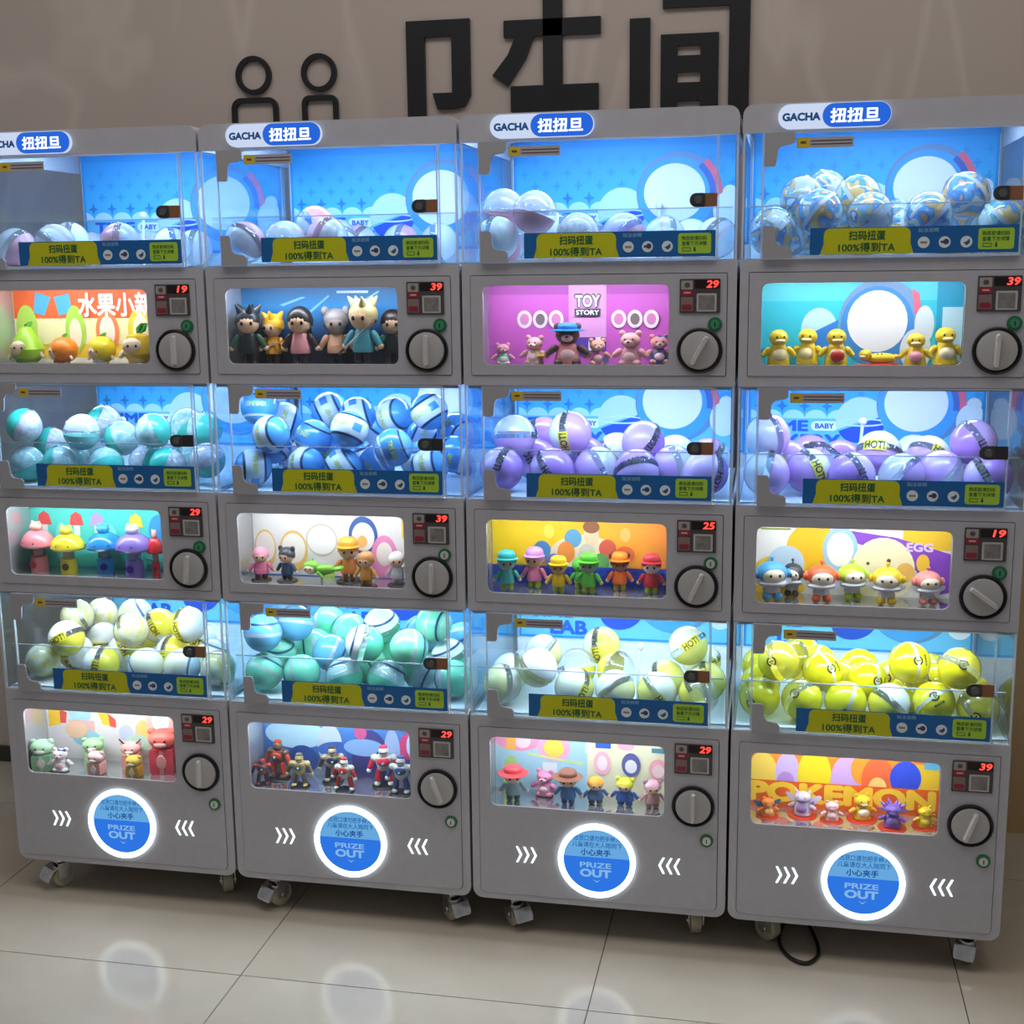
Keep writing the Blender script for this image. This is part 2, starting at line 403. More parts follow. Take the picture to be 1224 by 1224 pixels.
def case(root, mi, l, d, latch_dark):
    zb, zt = d['cb'], d['ct']
    def pane(nm, key, b, edges):
        o = link(nm, cached((key, l), lambda: MB().box(*b, zb+.001, zt-.001).mesh(nm, ACRYL, False)), root, (0,0,ZB))
        for q, e in enumerate(edges):
            link('painted_glow_edge', cached((key, l, q), lambda: MB().box(*e, zb+.001, zt-.001).mesh('painted_glow_edge', ACRYL_EDGE, False)), o)  # pane edge, its bright glow painted as a pale colour
    pane('side_pane', 'spl', (.003,.007,.006,.488), ((.001,.005,.0005,.0058),))
    pane('side_pane', 'spr', (W-.007,W-.003,.006,.488), ((W-.005,W-.001,.0005,.0058),))
    pane('front_strip', 'fsl', (.0072,.0364,.001,.005), ((.0365,.0390,.0005,.005),))
    pane('front_strip', 'fsr', (.5036,W-.0072,.001,.005), ((.5015,.5035,.0005,.005),))
    # hinged door pane
    dr = link('case_door', cached(('cdoor', l), lambda: MB().prism(rrect(.040,.5005,zb+.002,zt-.002,.003), -.006, -.002).mesh('case_door', ACRYL, False)), root, (0,0,ZB))
    de = lambda: MB().frame(rrect(.0395,.501,zb+.0015,zt-.0015,.003), rrect(.0415,.499,zb+.0065,zt-.0035,.003), -.0065, -.0015)
    link('painted_glow_edge', cached(('dedge', l), lambda: de().mesh('painted_glow_edge', ACRYL_EDGE, False)), dr)
    HB = mat('#a5a4aa', .4)
    link('hinge_bracket', cached(('hb', l), lambda: MB().prism([(.041+x, zb+.001+z) for x,z in L_bracket(False)], -.0105, -.006).mesh('hinge_bracket', HB, False)), dr)
    link('hinge_bracket', cached(('ht', l), lambda: MB().prism([(.041+x, zt-.001+z) for x,z in L_bracket(True)], -.0105, -.006).mesh('hinge_bracket', HB, False)), dr)
    lz = zb+.1125
    lm = mat('#2b2a2c', .35) if latch_dark else mat('#8c5f42', .4)
    link('latch_plate', cached(('lp', l, latch_dark), lambda: MB().prism(rrect(.450,.501,lz-.0125,lz+.0125,(.012,.001,.001,.012)), -.010, -.006).mesh('latch_plate', lm)), dr)
    link('latch_cover', cached(('lc', l), lambda: MB().prism(rrect(.449,.478,lz-.013,lz+.013,(.0125,.004,.004,.0125)), -.0115, -.0095).mesh('latch_cover', mat('#3a3c3c', .3))), dr)
    link('latch_lock', cached(('ll', l), lambda: MB().lathe([(0,.0045),(.0075,.0045),(.0085,0)], 20, (.4655,-.0112,lz), 'y').mesh('latch_lock', mat('#6d7070', .25, .6))), dr)
    # yellow and grey caution strip
    ws = link('caution_strip', cached(('ws', l), lambda: MB().prism(R4(.099,.201,zt-.030,zt-.011), -.0068, -.006).mesh('caution_strip', mat('#b2b0b8', .5))), root, (0,0,ZB))
    link('yellow_field', cached(('ws2', l), lambda: MB().prism(R4(.100,.122,zt-.0295,zt-.0115), -.0072, -.0066).mesh('yellow_field', mat('#d6b92a', .5))), ws)
    link('caution_print', cached(('ws3', l), lambda: MB().prism(R4(.125,.198,zt-.0185,zt-.0165), -.0072, -.0066).prism(R4(.125,.198,zt-.0245,zt-.0225), -.0072, -.0066).prism(R4(.106,.116,zt-.022,zt-.018), -.0076, -.007).mesh('caution_print', mat('#5f4a4e', .5))), ws)
    # banner
    y = -.0066
    bn = link('banner_sticker', cached(('bn', l), lambda: MB().prism(R4(.128,.4985,zb+.008,zb+.057), y, -.006).mesh('banner_sticker', mat('#0f62a8', .35))), root, (0,0,ZB))
    def tab():
        p = rrect(.153,.309,zb+.008,zb+.0555,(.0005,.0005,.012,.012)); return MB().prism(p + [], y-.0005, y).prism([(.147,zb+.008),(.154,zb+.008),(.154,zb+.03)], y-.0005, y).prism([(.315,zb+.008),(.308,zb+.008),(.308,zb+.03)], y-.0005, y).mesh('yellow_tab', mat('#c6c80f', .4))
    link('yellow_tab', cached(('bnt', l), tab), bn)
    TG = mat('#0c6038', .4)
    link('lettering', cached(('bn1', l), lambda: text_obj_mesh('扫码扭蛋', .198, .264, zb+.033, zb+.0505, y-.0009, TG, .025)), bn)
    link('lettering', cached(('bn2', l), lambda: text_obj_mesh('100%得到TA', .180, .282, zb+.0115, zb+.029, y-.0009, TG, .022)), bn)
    link('lettering', cached(('bn3', l), lambda: text_obj_mesh('玩法说明', .322, .358, zb+.0455, zb+.0535, y-.0006, mat('#8fc4e8', .4), .01)), bn)
    for q, cu in enumerate((.3325,.3695,.4075)):
        link('round_icon', cached(('bni', l, q), lambda: MB().prism(circ(cu, zb+.0275, .0105, 20), y-.0006, y).mesh('round_icon', mat('#dfe9ee', .4))), bn)
        pic = (lambda: MB().prism(R4(cu-.006,cu+.006,zb+.0255,zb+.0295), y-.001, y)) if q == 0 else ((lambda: MB().prism(circ(cu+.0025, zb+.0285, .0052, 12), y-.001, y).prism(R4(cu-.007,cu-.001,zb+.026,zb+.030), y-.001, y)) if q == 1 else (lambda: MB().prism([(cu-.0055,zb+.026),(cu+.001,zb+.021),(cu+.0065,zb+.0265),(cu+.005,zb+.033),(cu+.001,zb+.029)], y-.001, y)))
        link('icon_print', cached(('bnp', l, q), lambda: pic().mesh('icon_print', mat(['#8f8a8c','#3c4a78','#1f5f8f'][q], .4))), bn)
    link('green_box', cached(('bng', l), lambda: MB().prism(rrect(.428,.4905,zb+.0135,zb+.0515,.005), y-.0006, y).mesh('green_box', mat('#a9d13a', .4))), bn)
    link('lettering', cached(('bng1', l), lambda: text_obj_mesh('购买前请扫码', .435, .482, zb+.0385, zb+.0465, y-.001, TG, .008)), bn)
    link('lettering', cached(('bng2', l), lambda: text_obj_mesh('查看下方详情', .435, .482, zb+.0285, zb+.0365, y-.001, TG, .008)), bn)
    link('box_print', cached(('bng3', l), lambda: MB().frame(rrect(.436,.452,zb+.018,zb+.025,.001,2), rrect(.437,.451,zb+.019,zb+.024,.0005,2), y-.001, y).prism([(.457,zb+.018),(.462,zb+.018),(.4605,zb+.026),(.4585,zb+.026)], y-.001, y).mesh('box_print', TG)), bn)
    # inside
    rp = link('retaining_pane', cached(('rp', l), lambda: MB().box(.012,W-.012,.022,.025,zb+.001,zb+.100).mesh('retaining_pane', ACRYL, False)), root, (0,0,ZB))
    link('painted_glow_edge', cached(('rpe', l), lambda: MB().box(.012,W-.012,.0218,.0252,zb+.0985,zb+.1005).mesh('painted_glow_edge', ACRYL_EDGE, False)), rp)
    link('inner_back_panel', cached(('ib', l), lambda: MB().box(.008,W-.008,.4865,.4895,zb+.001,zt-.001+(.03 if l == 1 else 0)).box(.008,W-.008,.476,.4866,zb+.001,zb+.034).mesh('inner_back_panel', WHITEP, False)), root, (0,0,ZB))
    link('tray_floor', cached(('tf', l), lambda: MB().box(.008,W-.008,.026,.486,zb+.0002,zb+.0025).mesh('tray_floor', WHITEP, False)), root, (0,0,ZB))
    tz = 1.630 if l == 1 else zt-.0012
    for q, (ya, yb) in enumerate(((.018,.036), (.27,.288))):  # rear strip is an added, unseen fill that evens the light on the poster
        link('led_or_fill_strip', cached(('led', l, q), lambda: MB().box(.05,.49,ya,yb,tz-.0035,tz).mesh('led_or_fill_strip', LEDM3 if l == 3 else LEDM, False)), root, (0,0,ZB))
    RODS = {11:(.22,.372),13:(.344,.464),24:(.256,.38),21:(.20,.24),33:(.34,.144)}
    if l*10+mi+1 in RODS: rd = link('stirring_rod', cached('rod', lambda: MB().tube([(0,0,.002),(0,.002,.06),(.004,.004,.115)], [.004,.0035,.0035], 10).mesh('stirring_rod', WHITEP)), root, (*RODS[l*10+mi+1], zb+.003+ZB))
    if l*10+mi+1 in RODS: link('rod_tip', cached('rodtip', lambda: MB().ell((.0045,.004,.121), (.009,.009,.009), 14, 8).mesh('rod_tip', WHITEP)), rd)
    poster(root, l, zb, zt)

def poster(root, l, zb, zt):
    P0, P1, y = .010, .530, .4862
    pl = zb + .036
    if l == 1: zt += .030
    b = link('poster', cached(('po', l), lambda: MB().box(P0,P1,y-.001,y,pl,zt-.002+(.030 if l == 1 else 0)).mesh('poster', mat('#1f8fd6', .5))), root, (0,0,ZB))
    yy = y-.0014
    link('sky_print', cached(('po1', l), lambda: MB().flat(R4(P0+.006,P1-.006,zb+.118,zt-.004), yy).mesh('sky_print', ramp_mat('poster_sky_ink', 2, [(0,'#45b4ec'),(1,'#2898de')]), False)), b)
    link('lower_print', cached(('po2', l), lambda: MB().flat(R4(P0+.006,P1-.006,pl+.006,zb+.118), yy).mesh('lower_print', mat('#6cc4ee', .5), False)), b)
    def dia(c, z, s): return [(c,z-s*1.15),(c+s*.28,z-s*.28),(c+s,z),(c+s*.28,z+s*.28),(c,z+s*1.15),(c-s*.28,z+s*.28),(c-s,z),(c-s*.28,z-s*.28)]
    def dias():
        m = MB()
        for i in range(10): m.flat(dia(.036+.05*i, zb+.146, .0135), yy-.0004)
        return m.mesh('diamond_print', mat('#1478c0', .5), False)
    link('diamond_print', cached(('po3', l), dias), b)
    def dias2():
        m = MB()
        for k, z in enumerate((zb+.174, zb+.202, zb+.230)[:3 if l == 1 else 2]):
            for i in range(10):
                m.flat(dia(.036+.05*i+.025*((k+1) % 2), z, .012), yy-.0004)
        return m.mesh('diamond_print', mat('#2a96d6', .5), False)
    link('diamond_print', cached(('po4', l), dias2), b)
    def scal():
        m = MB()
        for i in range(11):
            c = .012+.05*i; x = [(max(P0+.006, min(P1-.006, c+.025*math.cos(math.pi*k/10))), zb+.118+.020*math.sin(math.pi*k/10)) for k in range(11)]
            m.flat(x, yy-.0003)
        return m.mesh('scallop_print', mat('#b6e4f8', .5), False)
    link('scallop_print', cached(('po5', l), scal), b)
    BL = mat('#1458c8', .5)
    link('lettering', cached(('po6', l), lambda: text_obj_mesh('TIME', .038, .146, zb+.088, zb+.114, yy-.0006, BL, .045)), b)
    w2, a0 = ('LAB', .088) if l == 3 else ('BAKERY', .030)
    link('lettering', cached(('po7', l), lambda: text_obj_mesh(w2, a0, .218 if l < 3 else .180, zb+.046, zb+.082, yy-.0006, BL, .045)), b)
    link('badge_print', cached(('po8', l), lambda: MB().flat(rrect(.152,.212,zb+.090,zb+.112,.0105), yy-.0006).mesh('badge_print', mat('#eef7fc', .5), False)), b)
    link('lettering', cached(('po9', l), lambda: text_obj_mesh('BABY', .161, .203, zb+.095, zb+.107, yy-.0009, BL, .04)), b)
    # open capsule picture: pale dome over a blue bowl
    link('capsule_print', cached(('po10', l), lambda: MB().flat([(.262+.056*math.cos(math.radians(a))*math.cos(.35)-.056*math.sin(math.radians(a))*math.sin(.35), zb+.112+.056*math.cos(math.radians(a))*math.sin(.35)+.056*math.sin(math.radians(a))*math.cos(.35)) for a in range(0,181,12)], yy-.0008).mesh('capsule_print', mat('#c4e2f0', .5), False)), b)
    link('capsule_print', cached(('po11', l), lambda: MB().flat([(.264+.054*math.cos(math.radians(a))*math.cos(.35)-.044*math.sin(math.radians(a))*math.sin(.35), zb+.108+.054*math.cos(math.radians(a))*math.sin(.35)+.044*math.sin(math.radians(a))*math.cos(.35)) for a in range(180,361,12)], yy-.0009).mesh('capsule_print', mat('#1248bc', .5), False)), b)
    link('capsule_print', cached(('po12', l), lambda: MB().frame(circ(.263, zb+.110, .054, 28, .010), circ(.263, zb+.110, .050, 28, .006), yy-.0014, yy-.001).mesh('capsule_print', mat('#cfeaf8', .5), False)), b)
    # plain round picture in ring shapes (blue outer ring, white disc, coloured arcs)
    cx, cz = .385, zb+.150
    clipz = lambda pts: [(min(P1-.006, x), max(pl+.004, min(zt-.004, z))) for x, z in pts]
    link('ring_print', cached(('po13', l), lambda: MB().flat(clipz(circ(cx+.006, cz+.002, .096, 44, .092)), yy-.0012).mesh('ring_print', mat('#5f86b4', .5), False)), b)
    link('ring_print', cached(('po14', l), lambda: MB().flat(clipz(circ(cx, cz-.002, .086, 44, .084)), yy-.0015).mesh('ring_print', mat('#3f9bdd', .5), False)), b)
    link('disc_print', cached(('po15', l), lambda: MB().flat(clipz(circ(cx-.004, cz+.004, .069, 44, .064)), yy-.0018).mesh('disc_print', mat('#f4f2f6', .5), False)), b)
    def arcp(r0, r1, a0, a1):
        A = [math.radians(a0+(a1-a0)*k/10) for k in range(11)]
        return clipz([(cx+r1*math.cos(t), cz+r1*math.sin(t)) for t in A]+[(cx+r0*math.cos(t), cz+r0*math.sin(t)) for t in A[::-1]])
    link('arc_print', cached(('po16', l), lambda: MB().flat(arcp(.090,.104,-5,48), yy-.0021).mesh('arc_print', mat('#e0627c', .5), False)), b)
    link('arc_print', cached(('po17', l), lambda: MB().flat(arcp(.076,.089,-8,50), yy-.0021).mesh('arc_print', mat('#3f5fb0', .5), False)), b)
    link('cloud_print', cached(('po18', l), lambda: MB().flat(clipz(circ(.500, cz-.036, .032, 24, .040)), yy-.0023).flat(clipz(circ(.505, cz+.002, .016, 20)), yy-.0024).mesh('cloud_print', mat('#dfeaf4', .5), False)), b)

def prize(root):
    ru, rz = .2705, .1078
    p = link('prize_chute', cached('pz', lambda: MB().prism(circ(ru, rz, .0735, 44), -.0035, -.001).mesh('prize_chute', GLOWBLUE)), root, (0,0,ZB))
    link('glow_ring', cached('pz1', lambda: MB().frame(circ(ru, rz, .0825, 48), circ(ru, rz, .0712, 48), -.008, -.001).mesh('glow_ring', GLOWRING)), p)
    hb = [(x, z) for x, z in circ(ru, rz, .0722, 60) if z >= rz+.0075]
    hb = [(ru+.0722*math.cos(math.radians(a)), rz+.0722*math.sin(math.radians(a))) for a in range(6, 175, 6)]
    link('flap_print', cached('pz2', lambda: MB().prism(hb, -.0045, -.0034).mesh('flap_print', GLOWSKY)), p)
    dk = emis('backlit_dark_blue_ink', '#2f7fd0', .6)
    link('lettering', cached('pz3', lambda: text_obj_mesh('出货口请勿把手伸入', ru-.048, ru+.050, rz+.044, rz+.057, -.005, dk, .015)), p)
    link('lettering', cached('pz4', lambda: text_obj_mesh('儿童请在大人陪同下', ru-.052, ru+.054, rz+.030, rz+.0425, -.005, dk, .015)), p)
    link('lettering', cached('pz5', lambda: text_obj_mesh('小心夹手', ru-.034, ru+.030, rz+.011, rz+.0265, -.005, emis('backlit_navy_ink', '#1d5fb4', .6), .025)), p)
    wt = emis('backlit_pale_ink', '#8fc3f6', .85)
    link('lettering', cached('pz6', lambda: text_obj_mesh('PRIZE', ru-.036, ru+.031, rz-.0165, rz-.0045, -.0042, wt, .025)), p)
    link('lettering', cached('pz7', lambda: text_obj_mesh('OUT', ru-.036, ru+.031, rz-.038, rz-.0195, -.0042, wt, .045)), p)
    link('arrow_print', cached('pz8', lambda: MB().prism([(ru-.008,rz-.043),(ru,rz-.047),(ru+.008,rz-.043),(ru,rz-.0495)], -.0042, -.0034).mesh('arrow_print', wt)), p)
    for s, us in ((1, (.096,.112,.128)), (-1, (.414,.430,.446))):
        for u in us:
            pts = [(0,.018),(.0045,.018),(.0135,0),(.0045,-.018),(0,-.018),(.0085,0)]
            link('light_chevron', cached(('chev', s), lambda: MB().prism([(s*x, z) for x, z in pts], -.001, .001).mesh('light_chevron', GLOW)), root, (u, -.002, .1078+ZB))

def caster(root, u, y, pedal, rz):
    c = link('caster', cached('cast', lambda: MB().box(-.024,.024,-.024,.024,.074,.080).lathe([(.016,.064),(.019,.067),(.019,.074)], 18)
        .box(-.0165,-.0145,-.012,.020,.024,.066).box(.0145,.0165,-.012,.020,.024,.066).box(-.0165,.0165,-.012,.020,.062,.066).mesh('caster', CHROME)), root, (u, y, 0), rot=(0,0,rz))
    link('wheel', cached('castw', lambda: MB().lathe([(0,-.0125),(.020,-.0125),(.0265,-.0105),(.0275,-.006),(.0275,.006),(.0265,.0105),(.020,.0125),(0,.0125)][::-1], 26, (0,.006,.0275), 'x').mesh('wheel', mat('#b5b196', .35))), c)
    link('axle', cached('casta', lambda: MB().lathe([(0,-.019),(.006,-.019),(.006,.019),(0,.019)][::-1], 14, (0,.006,.0275), 'x').mesh('axle', CHROME)), c)
    if pedal:
        pd = lambda: MB().prism([(0,0)], 0, 0) if 0 else MB().add(
            [(-.021,-.012,.058),(.021,-.012,.058),(.021,-.028,.053),(-.021,-.028,.053),(.021,-.041,.036),(-.021,-.041,.036),(.019,-.043,.027),(-.019,-.043,.027),
             (-.021,-.012,.054),(.021,-.012,.054),(.021,-.026,.049),(-.021,-.026,.049),(.021,-.037,.034),(-.021,-.037,.034),(.019,-.039,.027),(-.019,-.039,.027)],
            [(0,3,2,1),(3,5,4,2),(5,7,6,4),(8,9,10,11),(11,10,12,13),(13,12,14,15),(0,1,9,8),(7,15,14,6),(0,8,11,3),(3,11,13,5),(5,13,15,7),(1,2,10,9),(2,4,12,10),(4,6,14,12)])
        link('brake_pedal', cached('castp', lambda: pd().mesh('brake_pedal', CHROME)), c)

def header(root):
    u0, u1, z0, z1 = .064, .266, 1.5895, 1.6335
    s = link('header_sign', cached('hs', lambda: MB().prism(rrect(u0,u1,z0,z1,.0215,8), -.010, 0).mesh('header_sign', emis('backlit_sign_white', '#cfdcf6', .95))), root, (0,0,ZB))
    link('blue_pill', cached('hs1', lambda: MB().prism(rrect(.144,u1-.0008,z0+.0008,z1-.0008,.0207,8), -.0112, -.0098).mesh('blue_pill', emis('backlit_sign_blue', '#2a68de', .95))), s)
    link('lettering', cached('hs2', lambda: text_obj_mesh('GACHA', .0715, .1405, z0+.0135, z0+.0285, -.0106, mat('#1668b4', .5), .055)), s)
    link('lettering', cached('hs3', lambda: text_obj_mesh('扭扭旦', .158, .246, z0+.0085, z0+.0345, -.0118, GLOW, .03)), s)

DIG = {11:'19',12:'39',13:'29',14:'39',21:'29',22:'39',23:'25',24:'19',31:'29',32:'29',33:'29',34:'39'}
KANG = {11:0,12:0,13:.5,14:.05,21:.1,22:0,23:.42,24:-.95,31:0,32:-.35,33:0,34:.35}
DARKL = {21,22,24}
WHITELOCK = {22, 23, 31, 32, 33, 34}
MACH = []
CAST = [((.080,.035,True,-.55),(.485,.075,False,.5)), ((.078,.035,True,-.5),(.490,.04,True,.75)), ((.085,.04,True,.7),(.475,.075,False,.2)), ((.088,.075,False,.9),(.487,.05,True,-.3))]
for mi in range(4):
    r = empty('capsule_machine', (mi*PITCH, 0, 0), ['grey capsule machine with an orange fruit backdrop in its top window',
        'grey capsule machine with armoured figures in its bottom window',
        'grey capsule machine with a magenta backdrop in its top window',
        'grey capsule machine with orange lettered backdrop in its bottom window'][mi], 'vending machine', 'capsule machines in a row')
    MACH.append(r)
    link('cabinet', cached('cab', cabinet_mesh), r, (0,0,ZB))
    header(r)
    for l, d in LV.items():
        k = l*10+mi+1
        win = rrect(W0, W1, d['wb'], d['wt'], .014, 6)
        dp = link('front_panel', cached(('fp', l), lambda: MB().frame(rrect(G0+.0013, G1-.0013, d['gb']+.0013, d['gt']-.0013, (.003 if l < 3 else .011,)*2+(.003,)*2, 6), win, -.002, .004).mesh('front_panel', DOORM, True, .5)), r, (0,0,ZB))
        link('window_pane', cached(('wp', l), lambda: MB().prism(rrect(W0-.002, W1+.002, d['wb']-.002, d['wt']+.002, .014, 6), .0045, .0065).mesh('window_pane', PANE, False)), r, (0,0,ZB))
        n0, n1, f0, f1 = W0-.014, W1+.014, d['wb']-.007, d['wt']+.012
        link('display_niche', cached(('ni', l), lambda: MB().box(n0-.003,n1+.003,.008,ND+.004,f0-.003,f0).box(n0-.003,n1+.003,.008,ND+.004,f1,f1+.003).box(n0-.003,n0,.008,ND+.004,f0,f1).box(n1,n1+.003,.008,ND+.004,f0,f1).box(n0,n1,ND,ND+.004,f0,f1).mesh('display_niche', LINER, False)), r, (0,0,ZB))
        link('niche_floor', cached(('nf', l), lambda: MB().box(n0+.0005,n1-.0005,.009,ND-.001,f0,f0+.0012).mesh('niche_floor', MIRROR, False)), r, (0,0,ZB))
        link('niche_light', cached(('nl', l), lambda: MB().box(W0,W1,.010,.020,f1-.005,f1-.001).mesh('niche_light', LEDN, False)), r, (0,0,ZB))
        payment_screen(r, l, d, DIG[k]); knob(r, l, d, KANG[k]); lock(r, d, k in WHITELOCK)
        case(r, mi, l, d, k in DARKL)
    prize(r)
    for cu, cy, pdl, rz in CAST[mi]: caster(r, cu, cy, pdl, rz)
    for cu in (.08, .46): caster(r, cu, .43, False, .3)

# ------------------------------------------------------------------ printed backdrops in the display windows
def backdrop(mi, l, base, prints):
    d = LV[l]; f0, f1 = d['wb']-.007, d['wt']+.012
    u0, u1 = W0-.013, W1+.013; y = ND-.0005
    b = link('backdrop', cached(('bd', mi, l), lambda: MB().flat(R4(u0, u1, f0+.0005, f1-.0005), y).mesh('backdrop', base, False)), MACH[mi], (0,0,ZB))
    X = lambda t: max(u0+.001, min(u1-.001, W0+t*(W1-W0))); J = {1:.03,2:.17,3:.29}[l]; V = {1:.93,2:.81,3:.70}[l]/(1-J); Z = lambda t: max(f0+.0013, min(f1-.001, f0+(t-J)*V*(f1-f0)))
    yy = y
    for p in prints:
        yy -= .00025
        k, c = p[0], p[1]
        m = c if not isinstance(c, str) else mat(c, .5)
        if k == 'r': mb = MB().flat(R4(X(p[2]), X(p[4]), Z(p[3]), Z(p[5])), yy); nm = 'colour_print'
        elif k == 'e': mb = MB().flat([(max(u0, min(u1, x)), max(f0+.0013, min(f1-.001, z))) for x, z in circ(W0+p[2]*(W1-W0), f0+(p[3]-J)*V*(f1-f0), p[4]*(W1-W0), 26, p[5]*V*(f1-f0))], yy); nm = 'oval_print'
        elif k == 'p': mb = MB().flat([(X(a), Z(bb)) for a, bb in p[2]], yy); nm = 'shape_print'
        elif k == 't': mb = text_mb(p[2], X(p[3]), X(p[5]), Z(p[4]), Z(p[6]), yy, p[7] if len(p) > 7 else .03); nm = 'lettering'
        link(nm, mb.mesh(nm, m, False), b)
random.seed(11)
backdrop(0, 1, mat('#f7efb4', .5), [('r','#f2682c',-.05,.62,1.05,1.05), ('r','#f4c83a',-.05,.08,1.05,.28), ('r','#f7f2d8',-.05,.0,1.05,.1),
    ('p','#4fb0d8',[(.10,.70),(.17,.66),(.22,.9),(.12,.97)]), ('p','#4fb0d8',[(.27,.66),(.36,.70),(.34,.95),(.24,.9)]),
    ('e','#b8e05a',.05,.5,.07,.3), ('e','#a9da4e',.37,.47,.065,.32), ('e','#fbe9c8',.37,.42,.04,.2), ('e','#f2854a',.58,.45,.075,.26), ('e','#fbe9d4',.58,.45,.05,.2),
    ('e','#e6d444',.80,.47,.085,.28), ('e','#f6ecd0',.80,.47,.05,.2), ('e','#d8d048',1.0,.5,.07,.3),
    ('t','#fdfaf0','水果小新',.40,.64,.89,.96,.03)])
backdrop(1, 1, ramp_mat('night_sky_print', 2, [(0,'#0a1626'),(.35,'#12365f'),(.7,'#2f86c6'),(1,'#143a66')]), [
    ('p','#0b1422',[(-.05,0),(-.05,.6),(.03,.72),(.07,.5),(.14,.38),(.3,.3),(.5,.33),(.62,.22),(.8,.3),(1.05,.2),(1.05,0)]),
    ('p','#7cc0e8',[(.20,.78),(.34,.88),(.36,.87),(.22,.76)]), ('p','#7cc0e8',[(.32,.60),(.5,.9),(.505,.88),(.335,.58)]), ('p','#8ccbe8',[(.62,.72),(.8,.95),(.805,.93),(.63,.70)]),
    ('r','#b9d4e8',.55,.92,.74,.95)])
backdrop(2, 1, mat('#cf62c6', .5), [('r','#b450b0',-.05,.88,1.05,1.05), ('r','#e3a2de',.42,.2,.63,1.02), ('r','#5a3fa8',.42,.12,.63,.36),
    ('r','#f4eef8',.53,.2,.56,.32), ('r','#f4eef8',.57,.16,.6,.36)] +
    [q for i, cx in enumerate((.17,.26,.35,.70,.79,.88)) for q in (('e','#f6eaf4',cx,.58,.042,.11),('e',['#d987c0','#7a6a70','#d987c0'][i%3],cx,.58,.026,.07))] +
    [('t','#35303a','TOY',.452,.71,.602,.89,.09), ('t','#fbfbfb','TOY',.458,.725,.596,.875,.04), ('r','#3a3540',.455,.62,.60,.705), ('t','#fbfbfb','STORY',.462,.632,.592,.692,.04)])
def ringart(cx, cz, s, wz_):
    return [('e','#6f93bc',cx+.02,cz+.02,.22*s,.52*s), ('e','#3a86c6',cx,cz-.02,.19*s,.47*s), ('e','#f2f1f3',cx,cz+.04,.155*s,.36*s), ('p','#dd6a84',[(cx+.17,cz+.42),(cx+.21,cz+.36),(cx+.225,cz+.05),(cx+.19,cz+.12)])]
backdrop(3, 1, mat('#34c3d6', .5), [('r','#56d0de',-.05,.78,1.05,1.05), ('r','#1c9cc0',.90,0,1.05,1.05), ('r','#bfe4ee',.93,.0,1.05,.7), ('r','#1a8cb8',-.05,.17,1.05,.22),
    ('e','#bfe9f2',.30,.44,.095,.26), ('p','#2f7fd2',[(.22,.36),(.40,.56),(.39,.36),(.34,.22),(.26,.22)])] + ringart(.60,.5,1.0,0) + [('e','#d8e6ee',.84,.5,.05,.22), ('e','#dfe6ea',.80,.2,.08,.25)])
backdrop(0, 2, mat('#55d2c2', .5), [q for cx, c in ((.06,'#e4524e'),(.28,'#e4524e'),(.42,'#b79ad8'),(.68,'#e6dc4a'),(.97,'#d9ecec')) for q in
    (('r','#e8efe6',cx-.02,.62,cx+.02,.78), ('p',c,[(cx-.05,.76),(cx+.05,.76),(cx+.035,.9),(cx,.95),(cx-.035,.9)]))] +
    [('e','#3f9fd8',.84,.72,.075,.22), ('r','#3fb6c8',-.05,.16,1.05,.2), ('e','#7fe0cc',.5,.5,.06,.3), ('e','#86e2d2',.18,.5,.05,.3)])
backdrop(1, 2, mat('#e9e8e2', .5), [('e','#e8c06a',.04,.52,.07,.26), ('e','#f2ece0',.04,.55,.06,.2), ('e','#e8c06a',.22,.5,.09,.28), ('e','#f4eee2',.22,.54,.075,.2),
    ('e','#cfc9b4',.40,.66,.1,.22), ('e','#f2f1ec',.40,.66,.09,.19), ('e','#3a5f9c',.66,.74,.09,.25), ('e','#f0efe8',.66,.72,.07,.19), ('e','#e0b060',.655,.66,.03,.08),
    ('e','#ec8fc0',.79,.42,.085,.33), ('e','#f4ecdf',.79,.5,.05,.16), ('r','#f2cf5a',.90,.72,1.05,1.05), ('e','#e8a03a',.95,.86,.03,.08), ('e','#efe6d2',.96,.5,.06,.2), ('r','#2f6fc0',-.05,.155,1.05,.19), ('e','#b9dc5a',.44,.2,.04,.05)])
backdrop(2, 2, ramp_mat('sunny_print', 0, [(0,'#f0cf14'),(.55,'#f3b52c'),(1,'#ef8c3c')]), [
    ('e','#f6d65a',.30,.86,.03,.09), ('e','#f6c06a',.74,.84,.03,.09), ('e','#e8d9b6',.50,.55,.2,.28), ('e','#5f9cc0',.44,.78,.05,.12), ('e','#e9c9a4',.545,.82,.045,.14), ('e','#8a5a3a',.545,.93,.048,.08),
    ('e','#3f7fae',.26,.62,.05,.12), ('e','#d8853a',.40,.6,.05,.14), ('e','#c8c2b4',.52,.58,.05,.14), ('e','#c95a44',.64,.66,.05,.12), ('e','#d8683a',.74,.6,.055,.1), ('e','#5a9a5a',.60,.48,.05,.12), ('e','#6f6fae',.33,.48,.05,.1),
    ('r','#2347b8',-.05,.0,1.05,.42)] + [('e','#16328c',.03+.05*i+.025*(j%2),.20+.06*j,.017,.026) for i in range(20) for j in range(4)])
